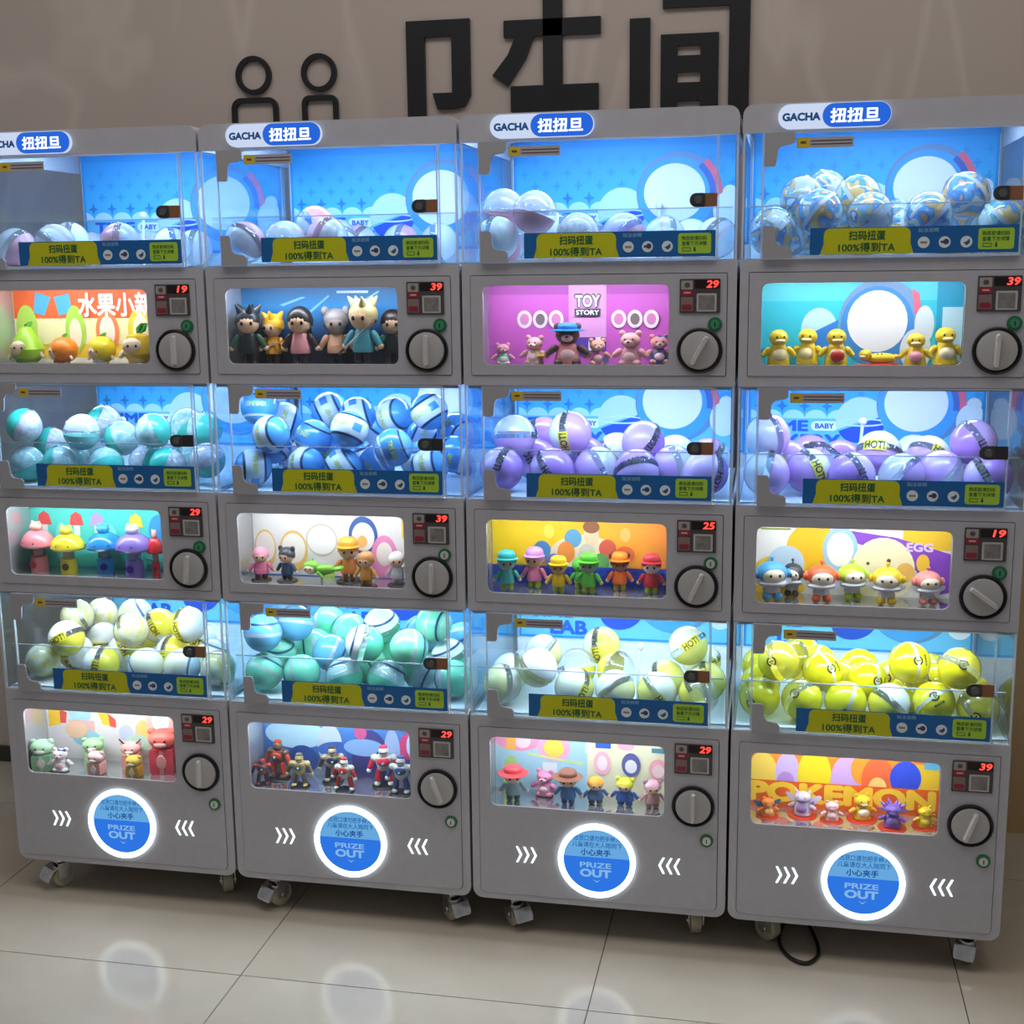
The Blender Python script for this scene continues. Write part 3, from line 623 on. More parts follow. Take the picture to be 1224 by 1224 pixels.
backdrop(3, 2, mat('#ecebdf', .5), [('e','#f2bb1e',.30,.75,.14,.30), ('e','#f2c93a',.12,.35,.16,.3), ('r','#f0c22a',.78,.76,1.05,1.05), ('p','#8447b8',[(.48,.98),(.75,.9),(1.05,.72),(1.05,.25),(.9,.1),(.86,.5),(.7,.7),(.5,.85)]),
    ('e','#9ac4dc',.45,.74,.095,.28), ('e','#eeeade',.45,.74,.072,.21), ('e','#f0e8b8',.68,.50,.17,.40), ('e','#e8b85a',.80,.48,.05,.12), ('e','#eec43a',.89,.6,.035,.11), ('e','#4a463e',.60,.58,.009,.02), ('e','#4a463e',.71,.62,.011,.025), ('e','#bcd4de',.16,.55,.1,.22),
    ('t','#d9c6ee','EGG',.80,.74,.94,.85,.04), ('r','#8a9a3a',.02,.965,.18,.985), ('e','#dcd8d0',.93,.3,.06,.14)])
backdrop(0, 3, mat('#e6e4e2', .5), [('p','#f0c63a',[(-.02,1),(.06,1),(.06,.78),(-.02,.74)]), ('p','#d9544a',[(.06,1),(.11,.96),(.1,.8),(.06,.8)]), ('e','#a8d4e6',.2,.96,.08,.16), ('r','#e6b8b0',.12,.6,.3,.86), ('e','#9cd0e0',.24,.6,.1,.12), ('e','#efc8a4',.17,.72,.08,.12),
    ('p','#f0c63a',[(.33,.98),(.4,.98),(.42,.8),(.36,.82)]), ('p','#d9544a',[(.4,.98),(.45,.9),(.45,.78),(.41,.8)]), ('e','#f2f0f0',.53,.86,.06,.2), ('e','#c9d4f0',.52,.72,.05,.12), ('e','#f0d27a',.64,.76,.05,.16), ('e','#f0c4b4',.76,.9,.1,.22), ('e','#d8eef2',.76,.93,.06,.16), ('e','#bfe4d0',.6,.55,.1,.16), ('e','#eceaf0',.8,.62,.1,.18), ('e','#e6a4b4',.95,.86,.04,.05), ('e','#b8d4f0',.92,.95,.06,.1), ('r','#3f6fc0',.9,.14,1.05,.19), ('r','#d9e4f0',-.05,.0,1.05,.12)])
backdrop(1, 3, ramp_mat('blue_stage_print', 2, [(0,'#8ea6c4'),(.25,'#3a5a94'),(.6,'#3f78c0'),(1,'#78b4dc')]), [('e','#a8d4ea',.18,.85,.2,.2), ('e','#2a4a8c',.22,.5,.1,.2), ('e','#b9cede',.40,.72,.08,.3), ('e','#3a64b0',.46,.66,.14,.12),
    ('e','#3b3f7c',.66,.55,.12,.42), ('e','#86aede',.62,.72,.13,.12), ('e','#c45a8c',.6,.93,.04,.1), ('e','#2a3a8c',.72,.4,.04,.3), ('e','#c9487c',.9,.7,.06,.26), ('e','#b8d4ea',.95,.78,.06,.2), ('e','#9ab4dc',.80,.7,.05,.3), ('r','#4a4a9c',.86,.5,1.05,.6)])
backdrop(2, 3, mat('#eceecb', .5), [('r','#a9d8ea',-.05,.0,.52,1.05), ('e','#ee9fc4',.10,.95,.14,.14), ('e','#f6dfe6',.13,.95,.05,.1), ('r','#f0b45a',.03,.82,.09,1.0), ('e','#f0b4cc',.32,.88,.1,.18), ('e','#f2dc5a',.32,.88,.06,.12),
    ('p','#d8ea9a',[(.16,.8),(.5,.7),(.5,.67),(.16,.77)]), ('e','#b8e08a',.06,.45,.05,.3), ('r','#dfeef2',.25,.55,.34,.68), ('r','#f2f4ee',.51,.84,.55,1.02), ('r','#2f5fc0',.57,.92,.66,.99), ('e','#e8b4c8',.75,.97,.05,.06), ('r','#4f86a0',.9,.9,.99,.96),
    ('e','#f0b8cc',.61,.72,.05,.16), ('e','#f6e6ea',.61,.72,.03,.1), ('e','#5a5f9c',.78,.72,.055,.16), ('e','#e8ecf2',.78,.7,.035,.09), ('e','#f0a8b4',.94,.68,.055,.14), ('e','#f6e0e0',.94,.66,.035,.09),
    ('r','#2f6f9c',-.05,.25,.52,.29), ('r','#2f6f9c',-.05,.17,.52,.19), ('r','#7fb4c0',.52,.2,1.05,.23)])
backdrop(3, 3, mat('#ee7a2a', .5), [('r','#f0902a',-.05,.58,1.05,1.05), ('r','#f2cc2e',.86,.55,1.05,.95), ('e','#f4d45a',.06,.74,.08,.26), ('e','#cdb8e6',.20,.72,.07,.3), ('e','#b48fd8',.19,.62,.05,.14), ('e','#efd822',.35,.72,.095,.36), ('e','#cdaae2',.53,.68,.09,.34),
    ('e','#ee9a2e',.62,.85,.07,.2), ('e','#e86a3a',.70,.72,.09,.3), ('e','#f4d07a',.70,.62,.05,.14), ('e','#2f4fcf',.85,.77,.085,.22), ('r','#5fb4d8',.95,.9,1.05,1.05),
    ('r','#e2611c',-.05,.0,1.05,.64),
    ('t','#f7cf3a','POKEMON',-.02,.36,1.02,.63,.06)])

# ------------------------------------------------------------------ toy capsules
def latbelt(a0, a1, r=1.0, n=6, seg=28):
    return MB().lathe([(max(0, r*math.cos(math.radians(a0+(a1-a0)*i/n))) if abs(a0+(a1-a0)*i/n) < 89.9 else 0.0, r*math.sin(math.radians(a0+(a1-a0)*i/n))) for i in range(n+1)], seg)
def sph_text(s, width, lat0, height, lon=0.0, r=1.015, bold=.03, line2=None):
    m = text_mb(s, -width/2, width/2, lat0-height/2, lat0+height/2, 0, bold)
    if line2: 
        t = text_mb(line2, -width/2, width/2, lat0-height*1.25, lat0-height*.75, 0, bold); m.add(t.v, t.f)
    m.v = [((r-yy*20)*math.cos(z)*math.sin(x+lon), -(r-yy*20)*math.cos(z)*math.cos(x+lon), (r-yy*20)*math.sin(z)) for x, yy, z in m.v]
    return m
def sph_patch(w, h, lat, r=1.008, lon=0.0, n=8):
    m = MB(); vs = []
    for i in range(n+1):
        for j in range(3):
            x = -w/2+w*i/n+lon; z = lat-h/2+h*j/2
            vs.append((r*math.cos(z)*math.sin(x), -r*math.cos(z)*math.cos(x), r*math.sin(z)))
    return m.add(vs, [(i*3+j, (i+1)*3+j, (i+1)*3+j+1, i*3+j+1) for i in range(n) for j in range(2)])
CM = {
 'low': latbelt(-90, -9, 1.0, 8), 'up': latbelt(9, 90, 1.0, 8), 'rim': MB().lathe([(.985,-.17),(1.012,-.14),(1.015,-.05),(1.035,-.035),(1.035,.035),(1.015,.05),(1.012,.14),(.985,.17)], 28),
 'full': latbelt(-90, 90, 1.0, 14), 'inner': latbelt(-90, 90, .93, 12, 24), 'ring1': latbelt(30, 37, 1.012, 2), 'ring2': latbelt(-37, -30, 1.012, 2),
 'band': latbelt(-28, 28, 1.008, 6), 'cap': latbelt(44, 90, 1.012, 5), 'seam': latbelt(-5, 5, 1.02, 2),
 'hot': sph_text('HOT!', .85, .0, .34, r=1.05, bold=.03), 'hotpatch': sph_patch(1.0, .46, .0, 1.044), 'sur': sph_text('SURPRISE', 1.3, .0, .22, lon=1.25, r=1.05),
 'sur2': sph_text('SURPRISE', 1.3, .0, .22, lon=-1.3, r=1.05), 'time': sph_text('TIME BABY', 1.1, .02, .26, r=1.022, bold=.02), 'label': sph_patch(.5, .42, .0, 1.015, 1.1),
 'logo': MB().add(*(lambda a: (a.v, a.f))(MB())), 'tag': sph_text('幸运扭蛋', .6, -.42, .12, r=1.02),
 'card': sph_patch(.8, .9, -.1, .965),
}
def logo_mb():
    m = MB()
    for a0, a1 in ((20,160),(200,340)):
        A = [math.radians(a0+(a1-a0)*k/8) for k in range(9)]
        pts = [(.24*math.cos(t), .24*math.sin(t)) for t in A]+[(.16*math.cos(t), .16*math.sin(t)) for t in A[::-1]]
        m.add([(1.02*math.cos(z)*math.sin(x), -1.02*math.cos(z)*math.cos(x), 1.02*math.sin(z)) for x, z in pts], [(k, k+1, 16-k, 17-k) for k in range(8)])
    p = sph_patch(.06, .22, 0, 1.02); m.add(p.v, p.f); p = sph_patch(.05, .12, 0, 1.02, .1); m.add(p.v, p.f)
    return m
CM['logo'] = logo_mb()
CME = {k: v.mesh('capsule_'+k, None, True, .9) for k, v in CM.items() if v.v}
SHELL_W = glassy('milky_clear_shell', '#ffffff', .05, .55, '#f8f7fa', .06)
SHELL_C = glassy('clear_capsule_shell', '#fafdff', .06, .10, '#ffffff', .05)
SHELL_Y = glassy('clear_yellow_shell', '#fbf6b0', .06, .45, '#ece34a', .05)
PAPER = []
def paper_mat(i):
    m, nt, b, out = nodemat('printed_paper_filling')
    tc = N(nt, 'ShaderNodeTexCoord'); no = N(nt, 'ShaderNodeTexNoise'); no.inputs['Scale'].default_value = 1.15; no.inputs['Detail'].default_value = 1.5; no.inputs['Distortion'].default_value = .5
    mp = N(nt, 'ShaderNodeMapping'); mp.inputs['Location'].default_value = (i*3.1, i*1.7, 0)
    r = N(nt, 'ShaderNodeValToRGB'); r.color_ramp.interpolation = 'CONSTANT'
    cols = [['#e9e6dc','#5aa6d8','#2f7fc4','#e8a24a','#f0d27a'],['#dfe9e4','#6fc0c0','#3a8fc4','#e2b04a','#f4e2b0'],['#e4eaf0','#7fb8d4','#eab25a','#3f86c8','#d8e4e8']][i % 3]
    e = r.color_ramp.elements; e[0].color = lin(cols[0]); e[0].position = 0; e[1].color = lin(cols[4]); e[1].position = .62
    for p, c in ((.40, cols[1]), (.48, cols[2]), (.54, cols[3])):
        q = e.new(p); q.color = lin(c)
    nt.links.new(tc.outputs['Object'], mp.inputs[0]); nt.links.new(mp.outputs[0], no.inputs['Vector']); nt.links.new(no.outputs['Fac'], r.inputs[0])
    nt.links.new(r.outputs[0], b.inputs['Base Color']); b.inputs['Roughness'].default_value = .5
    return m
PAPER = [paper_mat(i) for i in range(3)]
PASTEL2 = noisy('mint_pastel_filling', '#e9f2ee', '#8fcfc4', 3, .5)
PASTEL = noisy('pastel_trinket_filling', '#f4eff0', '#c9b8c4', 4, .5)
def gl(c, r=.22): return mat(c, r, 0, 0, .3)
INKB = mat('#35302c', .5)
KIND = {  # per case: list of (words, parts[(name, mesh, material)])
 11: [('white', [('lower_shell','low',gl('#f2eef0')),('upper_shell','up',SHELL_W),('rim','rim',SHELL_C),('stripe','ring1',gl('#caa8a8'))]), ('pink', [('lower_shell','low',gl('#eda8b4')),('upper_shell','up',SHELL_W),('rim','rim',SHELL_C)]),
      ('mint', [('lower_shell','low',gl('#8fd4cc')),('upper_shell','up',SHELL_C),('filling','inner',PASTEL),('rim','rim',SHELL_C)])],
 14: [('blue and orange', [('paper_filling','inner',PAPER[0]),('shell','full',SHELL_C),('rim','seam',SHELL_W)]), ('teal and orange', [('paper_filling','inner',PAPER[1]),('shell','full',SHELL_C),('rim','seam',SHELL_W)]),
      ('blue with white card', [('paper_filling','inner',PAPER[2]),('card','card',mat('#e3e4e8',.5)),('shell','full',SHELL_C),('rim','seam',SHELL_W)])],
 21: [('mint', [('lower_shell','low',gl('#3cc4ae')),('filling','inner',PASTEL),('upper_shell','up',SHELL_C),('rim','rim',SHELL_C)]), ('mint and clear', [('lower_shell','low',gl('#54ceb8')),('filling','inner',PASTEL2),('upper_shell','up',SHELL_C),('rim','rim',SHELL_C)]),
      ('pale mint', [('lower_shell','low',gl('#8fdcd2')),('upper_shell','up',SHELL_W),('rim','rim',SHELL_C),('stripe','ring1',gl('#d8f0ec'))])],
 22: [('blue', [('body','full',gl('#5aa6e6')),('white_band','band',gl('#dfe6f2')),('line','ring1',mat('#24365e',.4)),('line','ring2',mat('#24365e',.4)),('lettering','time',mat('#c8cc3a',.5)),('label','label',gl('#4a94da'))]),
      ('light blue', [('body','full',gl('#7fbdf0')),('band','band',gl('#4a94da')),('line','ring1',mat('#24365e',.4)),('line','ring2',mat('#e6eef8',.4)),('lettering','time',mat('#d4d83a',.5))])],
 23: [('white and lilac', [('lower_shell','low',gl('#cf9fe0')),('upper_shell','up',gl('#f0eef6')),('rim','rim',SHELL_C),('patch','hotpatch',gl('#e8d84a')),('lettering','hot',INKB),('lettering','sur',INKB)]),
      ('lilac', [('lower_shell','low',gl('#d9b4ea')),('upper_shell','up',gl('#b884d4')),('rim','rim',SHELL_C),('lettering','hot',INKB),('lettering','sur2',INKB)]),
      ('milky lilac', [('lower_shell','low',gl('#d4a8e6')),('upper_shell','up',SHELL_W),('rim','rim',SHELL_C),('lettering','sur',INKB)])],
 31: [('white and yellow', [('lower_shell','low',gl('#f0e24e')),('upper_shell','up',gl('#f2f0ea')),('rim','rim',SHELL_C),('patch','hotpatch',gl('#f0dc2a')),('lettering','hot',INKB),('lettering','sur',INKB)]),
      ('white and light blue', [('body','full',gl('#f0ecce')),('blue_cap','cap',gl('#b8d8f2')),('line','ring1',mat('#3a6fae',.4))]),
      ('clear with yellow filling', [('filling','inner',noisy('yellow_trinket_filling','#f0dc3a','#f2f0da',3,.5)),('shell','full',SHELL_C),('rim','seam',SHELL_W),('lettering','sur2',INKB)])],
 32: [('mint green', [('body','full',gl('#86e2bc')),('cap','cap',gl('#a4ecc8')),('line','ring1',mat('#1f4a7c',.4)),('rim','seam',SHELL_W)]), ('white and mint', [('lower_shell','low',gl('#66d4ae')),('upper_shell','up',gl('#eef6f2')),('line','ring1',mat('#1f4a7c',.4)),('rim','rim',SHELL_C)]),
      ('clear mint', [('lower_shell','low',gl('#78deb6')),('upper_shell','up',SHELL_C),('filling','inner',noisy('mint_trinket_filling','#8fd8d0','#dff2ee',3,.5)),('rim','rim',SHELL_C),('line','ring1',mat('#1f4a7c',.4))]), ('sky blue', [('body','full',gl('#6fb8e4')),('line','ring1',mat('#1f4a7c',.4)),('rim','seam',SHELL_W)])],
 33: [('pale yellow', [('lower_shell','low',gl('#f0ea7a')),('upper_shell','up',gl('#f2f2d8')),('rim','rim',SHELL_C),('patch','hotpatch',gl('#eee04a')),('lettering','hot',mat('#5a4a24',.5)),('lettering','sur',INKB)]),
      ('clear yellow', [('lower_shell','low',gl('#ece05a')),('upper_shell','up',SHELL_C),('rim','rim',SHELL_C),('lettering','sur2',INKB)]), ('white and yellow', [('lower_shell','low',gl('#f0ecae')),('upper_shell','up',gl('#f4f4f0')),('rim','rim',SHELL_C)])],
 34: [('yellow', [('body','full',gl('#ece01e')),('rim','seam',SHELL_W),('logo','logo',mat('#2c2a22',.5)),('lettering','tag',mat('#2c2a22',.5))]), ('yellow and clear', [('lower_shell','low',gl('#ecdf20')),('upper_shell','up',SHELL_Y),('rim','rim',SHELL_C),('logo','logo',mat('#2c2a22',.5))]),
      ('yellow and white', [('lower_shell','low',gl('#eee246')),('upper_shell','up',gl('#e9ecf0')),('rim','rim',SHELL_C)])],
}
KIND[12] = KIND[11]; KIND[13] = KIND[11]; KIND[24] = KIND[23]
WEIGHT = {11:(3,3,1),12:(5,2,1),13:(3,3,1),14:(3,3,2),21:(3,3,2),22:(3,2),23:(3,3,2),24:(2,4,3),31:(4,2,3),32:(4,3,3,1),33:(4,3,2),34:(6,4,1)}
BALLR = {11:.045,12:.046,13:.046,14:.048,21:.042,22:.0425,23:.048,24:.048,31:.043,32:.044,33:.044,34:.044}
BALLS = {
 11: [(0.325,0.431,1.401),(0.057,0.099,1.401),(0.056,0.427,1.401),(0.327,0.303,1.402),(0.163,0.079,1.407),(0.318,0.079,1.407),(0.148,0.167,1.414),(0.205,0.43,1.401)],
 12: [(0.056,0.08,1.403),(0.298,0.428,1.403),(0.39,0.424,1.403),(0.196,0.428,1.403),(0.148,0.08,1.403),(0.24,0.08,1.408),(0.186,0.16,1.436),(0.099,0.19,1.408),(0.201,0.25,1.411)],
 13: [(0.056,0.08,1.403),(0.423,0.432,1.403),(0.099,0.428,1.403),(0.196,0.428,1.403),(0.484,0.363,1.403),(0.056,0.221,1.403),(0.314,0.08,1.405),(0.222,0.08,1.408),(0.056,0.15,1.462),(0.134,0.08,1.452),(0.379,0.254,1.403),(0.094,0.302,1.42),(0.154,0.232,1.414)],
 14: [(0.247,0.426,1.405),(0.135,0.426,1.405),(0.421,0.426,1.405),(0.482,0.192,1.405),(0.058,0.082,1.405),(0.315,0.25,1.405),(0.058,0.177,1.416),(0.482,0.082,1.416),(0.146,0.082,1.441),(0.242,0.082,1.433),(0.349,0.082,1.431),(0.441,0.264,1.453),(0.116,0.224,1.476),(0.422,0.143,1.47),(0.222,0.17,1.472),(0.309,0.343,1.43),(0.163,0.306,1.492),(0.475,0.343,1.407),(0.215,0.246,1.413),(0.183,0.337,1.405),(0.086,0.282,1.405)],
 21: [(0.398,0.076,0.924),(0.056,0.076,0.924),(0.325,0.12,0.924),(0.414,0.16,0.924),(0.14,0.076,0.926),(0.177,0.152,0.925),(0.332,0.204,0.929),(0.487,0.084,0.937),(0.257,0.142,0.975),(0.075,0.151,0.957),(0.196,0.076,0.996),(0.361,0.088,0.998),(0.456,0.144,0.995),(0.248,0.076,0.924),(0.308,0.282,0.947),(0.189,0.19,1.004),(0.39,0.202,0.998),(0.056,0.076,1.008)],
 22: [(0.052,0.077,0.924),(0.257,0.077,0.927),(0.312,0.141,0.924),(0.448,0.077,0.93),(0.172,0.08,0.93),(0.072,0.15,0.962),(0.486,0.149,0.95),(0.097,0.077,0.997),(0.371,0.077,0.972),(0.166,0.148,0.981),(0.275,0.077,1.01),(0.095,0.223,0.924),(0.393,0.19,0.93),(0.252,0.202,0.93),(0.18,0.246,0.93),(0.389,0.264,0.973),(0.47,0.222,0.992),(0.07,0.22,1.011),(0.339,0.19,1.027),(0.254,0.194,1.026),(0.052,0.127,1.05),(0.428,0.162,1.04),(0.177,0.23,1.033),(0.387,0.335,0.926),(0.244,0.268,0.983),(0.151,0.301,0.992),(0.144,0.352,0.924),(0.477,0.272,0.924)],
 23: [(0.482,0.082,0.93),(0.342,0.082,0.93),(0.412,0.148,0.93),(0.058,0.082,0.93),(0.254,0.119,0.93),(0.165,0.082,0.93),(0.482,0.213,0.938),(0.343,0.198,0.975),(0.071,0.156,0.99),(0.193,0.148,0.999),(0.105,0.223,0.93),(0.215,0.222,0.936),(0.274,0.298,0.936),(0.405,0.271,0.936),(0.107,0.312,0.968)],
 24: [(0.482,0.082,0.93),(0.058,0.082,0.93),(0.141,0.13,0.93),(0.32,0.082,0.93),(0.224,0.082,0.93),(0.401,0.133,0.93),(0.1,0.217,0.935),(0.28,0.162,0.964),(0.465,0.177,0.987),(0.058,0.15,0.998),(0.482,0.252,0.93),(0.208,0.223,0.936),(0.388,0.26,0.943),(0.368,0.353,0.933),(0.147,0.303,0.936)],
 31: [(0.487,0.081,0.46),(0.053,0.077,0.46),(0.401,0.077,0.462),(0.313,0.077,0.46),(0.201,0.077,0.46),(0.438,0.157,0.465),(0.093,0.153,0.46),(0.216,0.161,0.466),(0.342,0.157,0.47),(0.118,0.077,0.516),(0.123,0.233,0.469),(0.37,0.238,0.477),(0.258,0.122,0.529),(0.098,0.163,0.545),(0.281,0.214,0.516),(0.389,0.146,0.542),(0.203,0.246,0.529),(0.084,0.3,0.514),(0.281,0.282,0.461),(0.197,0.309,0.469),(0.095,0.368,0.461)],
 32: [(0.338,0.078,0.461),(0.486,0.094,0.461),(0.054,0.078,0.461),(0.142,0.078,0.461),(0.242,0.078,0.461),(0.4,0.14,0.461),(0.188,0.147,0.491),(0.054,0.164,0.478),(0.448,0.213,0.473),(0.291,0.078,0.536),(0.392,0.078,0.531),(0.269,0.163,0.461),(0.121,0.221,0.48),(0.459,0.299,0.489),(0.205,0.228,0.519),(0.054,0.081,0.549),(0.296,0.19,0.546),(0.1,0.163,0.552),(0.418,0.19,0.555),(0.128,0.302,0.514),(0.285,0.249,0.48),(0.372,0.254,0.515),(0.349,0.323,0.463),(0.146,0.369,0.461)],
 33: [(0.475,0.078,0.461),(0.054,0.078,0.461),(0.387,0.078,0.461),(0.299,0.078,0.461),(0.486,0.165,0.461),(0.211,0.078,0.461),(0.132,0.078,0.501),(0.055,0.166,0.461),(0.29,0.165,0.475),(0.203,0.17,0.477),(0.398,0.165,0.461),(0.471,0.25,0.477),(0.119,0.219,0.491),(0.446,0.166,0.539),(0.248,0.242,0.507)],
 34: [(0.486,0.078,0.461),(0.054,0.078,0.461),(0.447,0.078,0.543),(0.314,0.078,0.461),(0.401,0.078,0.469),(0.14,0.078,0.461),(0.228,0.078,0.461),(0.362,0.157,0.461),(0.054,0.166,0.461),(0.42,0.224,0.463),(0.333,0.241,0.461),(0.275,0.154,0.483),(0.417,0.312,0.461),(0.183,0.142,0.503),(0.091,0.078,0.541),(0.486,0.166,0.461),(0.221,0.222,0.464),(0.354,0.117,0.539),(0.267,0.298,0.467),(0.054,0.254,0.473),(0.125,0.207,0.506),(0.178,0.298,0.472),(0.143,0.38,0.471)]}
BACK = {11:'orange fruit backdrop',12:'night-blue backdrop',13:'magenta backdrop',14:'cyan backdrop',21:'teal backdrop',22:'white oval-print backdrop',23:'yellow-orange backdrop',24:'yellow-purple backdrop',31:'white pastel backdrop',32:'blue stage backdrop',33:'cream backdrop',34:'orange lettered backdrop'}
NTH = ['first','second','third','fourth','fifth','sixth','seventh','eighth','ninth','tenth','eleventh','twelfth']
for key, pts in BALLS.items():
    l, mi = key//10, key%10-1; R = BALLR[key]; zf = LV[l]['cb']
    rng = random.Random(key*7)
    tiers = {}
    for p in pts:
        t = min(2, int((p[2]-zf-.003)/(R*1.55))); tiers.setdefault((t, 0 if p[1] < .2 else 1), []).append(p)
    for (t, back), ps in tiers.items():
        ps.sort(key=lambda p: p[0])
        for i, p in enumerate(ps):
            kind = rng.choices(range(len(KIND[key])), WEIGHT[key])[0]
            words, parts = KIND[key][kind]
            lab = '%s capsule, %s from left in %s %s row, above the %s' % (words.replace('with ', '').replace('and ', '') if len(words.split()) > 3 else words, NTH[i], ('back' if back else 'front'), ('bottom','middle','upper')[t], BACK[key])
            b = empty('toy_capsule', (mi*PITCH+p[0], p[1], p[2]+ZB), lab, 'toy capsule', 'toy capsules in the box above the ' + BACK[key])
            b.empty_display_size = R; b.scale = (R/1.04,)*3
            # prints turned towards the door, rolled at random
            b.rotation_euler = (Matrix.Rotation(rng.uniform(-.5,.6), 3, 'Z') @ Matrix.Rotation(rng.uniform(-.75,.35), 3, 'X') @ Matrix.Rotation(rng.uniform(-2.4,2.4), 3, 'Y')).to_euler()
            for nm, mk, mm in parts: link(nm, CME[mk], b, material=mm)

# ------------------------------------------------------------------ display figures (plain stand-ins of the same size and colours)
U = {
 'ball': MB().ell((0,0,0),(1,1,1),18,12), 'dome': latbelt(0,90,1,6,20), 'hair': latbelt(-18,90,1,8,20),
 'limb': MB().lathe([(0,0),(.55,.03),(.85,.12),(1,.3),(.9,.7),(.8,.92),(.5,1),(0,1.02)],12), 'torso': MB().lathe([(0,0),(.95,.0),(1,.1),(.92,.4),(.72,.8),(.55,.97),(0,1)],18),
 'disc': MB().lathe([(0,0),(1,0),(1,.6),(.92,1),(0,1)],24), 'cone': MB().lathe([(0,0),(1,0),(.55,.5),(.12,.95),(0,1)],14), 'torus': MB().lathe([(.75+.25*math.cos(t*math.pi/5), .25*math.sin(t*math.pi/5)) for t in range(11)],24),
 'block': MB().prism(rrect(-1,1,0,2,.22,4),-1,1), 'leaf': MB().add([(0,0,0),(.35,-.1,.4),(.12,-.02,1),(-.12,-.02,1),(-.35,-.1,.4),(0,.12,.4)],[(0,1,2,3,4),(0,5,2,1),(0,4,3,5),(5,3,2)]),
 'brim': MB().lathe([(0,0),(.6,.0),(1,-.08),(1,-.02),(.6,.08),(.52,.1),(0,.1)],22), 'crown': MB().lathe([(.6,0),(.62,.3),(.55,.62),(.4,.78),(0,.82)],20),
 'pear': MB().lathe([(0,0),(.62,.02),(.95,.2),(1,.38),(.8,.62),(.5,.82),(.3,.96),(0,1)],20), 'mcap': MB().lathe([(0,.10),(.55,.06),(.9,0),(1,.12),(.95,.38),(.75,.7),(.45,.92),(0,1)],24),
 'pine': MB().lathe([(0,0),(.7,.04),(1,.3),(.98,.6),(.75,.92),(0,1)],12), 'bow': MB().add([(0,-.3,0),(1,-.15,.6),(1.1,-.1,0),(1,-.15,-.6),(-1,-.15,.6),(-1.1,-.1,0),(-1,-.15,-.6),(0,.3,0)],[(0,3,2,1),(0,4,5,6),(7,1,2,3),(7,6,5,4),(0,1,7),(0,7,3),(0,7,4),(0,6,7)]),
}
UME = {k: v.mesh('figure_'+k, None, True, .8) for k, v in U.items()}
EYE = mat('#26211f', .3); SKIN = '#f0c9a4'
def fp(F, name, shape, loc, sc, c, rot=None, rough=.35):
    if isinstance(sc, (int, float)): sc = (sc,)*3
    return link(name, UME[shape], F, loc, rot, sc, c if not isinstance(c, str) else mat(c, rough))
def eyes(F, z, y, dx, s=.03):
    for sx in (-1, 1): fp(F, 'eye', 'ball', (sx*dx, y, z), (s, s*.6, s*1.2), EYE)
def base_disc(F, c='#18181a', r=.30): fp(F, 'base_disc', 'disc', (0,0,0), (r, r, .035), c)
def f_person(F, hair, body, legs='#2a2a30', skin=SKIN, base=None, hat=None, long=False, arms=None, hands=SKIN, wide=1.0, ears=None, belt=None, hatw=1.0, tuft=False, sword=None):
    z0 = 0
    if base: base_disc(F, base); z0 = .035
    for s in (-1,1):
        fp(F, 'leg', 'limb', (s*.085*wide,0,z0), (.075*wide,.08,.26-z0), legs)
        fp(F, 'arm', 'limb', (s*.16*wide,-.02,.52), (.06,.06,.28), arms or body, (0, math.pi - s*.55*-1, 0) if 0 else (0, s*2.55, 0))
        fp(F, 'hand', 'ball', (s*.315*wide,-.02,.29), .05, hands)
    fp(F, 'torso', 'torso', (0,0,.2), (.19*wide,.15,.38), body)
    if belt: fp(F, 'belt', 'torus', (0,0,.33), (.18*wide,.145,.08), belt)
    fp(F, 'head', 'ball', (0,-.01,.72), (.215,.20,.20), skin); eyes(F, .71, -.2, .085)
    fp(F, 'hair', 'hair', (0,.025,.75), (.245,.225,.235), hair, (-.32,0,0))
    if long: fp(F, 'long_hair', 'limb', (0,.12,.30), (.2,.10,.5), hair)
    if ears:
        for s in (-1,1): fp(F, 'ear', 'ball', (s*.2,.02,.93), (.075,.05,.09), ears)
    if hat: fp(F, 'hat_brim', 'brim', (0,-.03,.83), (.275*hatw,.27*hatw,.2), hat); fp(F, 'hat_crown', 'crown', (0,.01,.83), (.36,.34,.24), hat)
    if tuft: [fp(F, 'hair_tuft', 'cone', (.13*math.cos(k*1.26),.03+.12*math.sin(k*1.26),.88), (.09,.09,.2), hair, (-.7*math.sin(k*1.26), .7*math.cos(k*1.26), 0)) for k in range(5)]
    if sword: fp(F, 'sword_blade', 'limb', (-.28,-.14,.26), (.014,.014,.62), '#b9c0c6', (0,sword,0)); fp(F, 'sword_grip', 'limb', (-.28,-.14,.26), (.022,.022,.14), '#3a2c2a', (0,sword+math.pi,0))
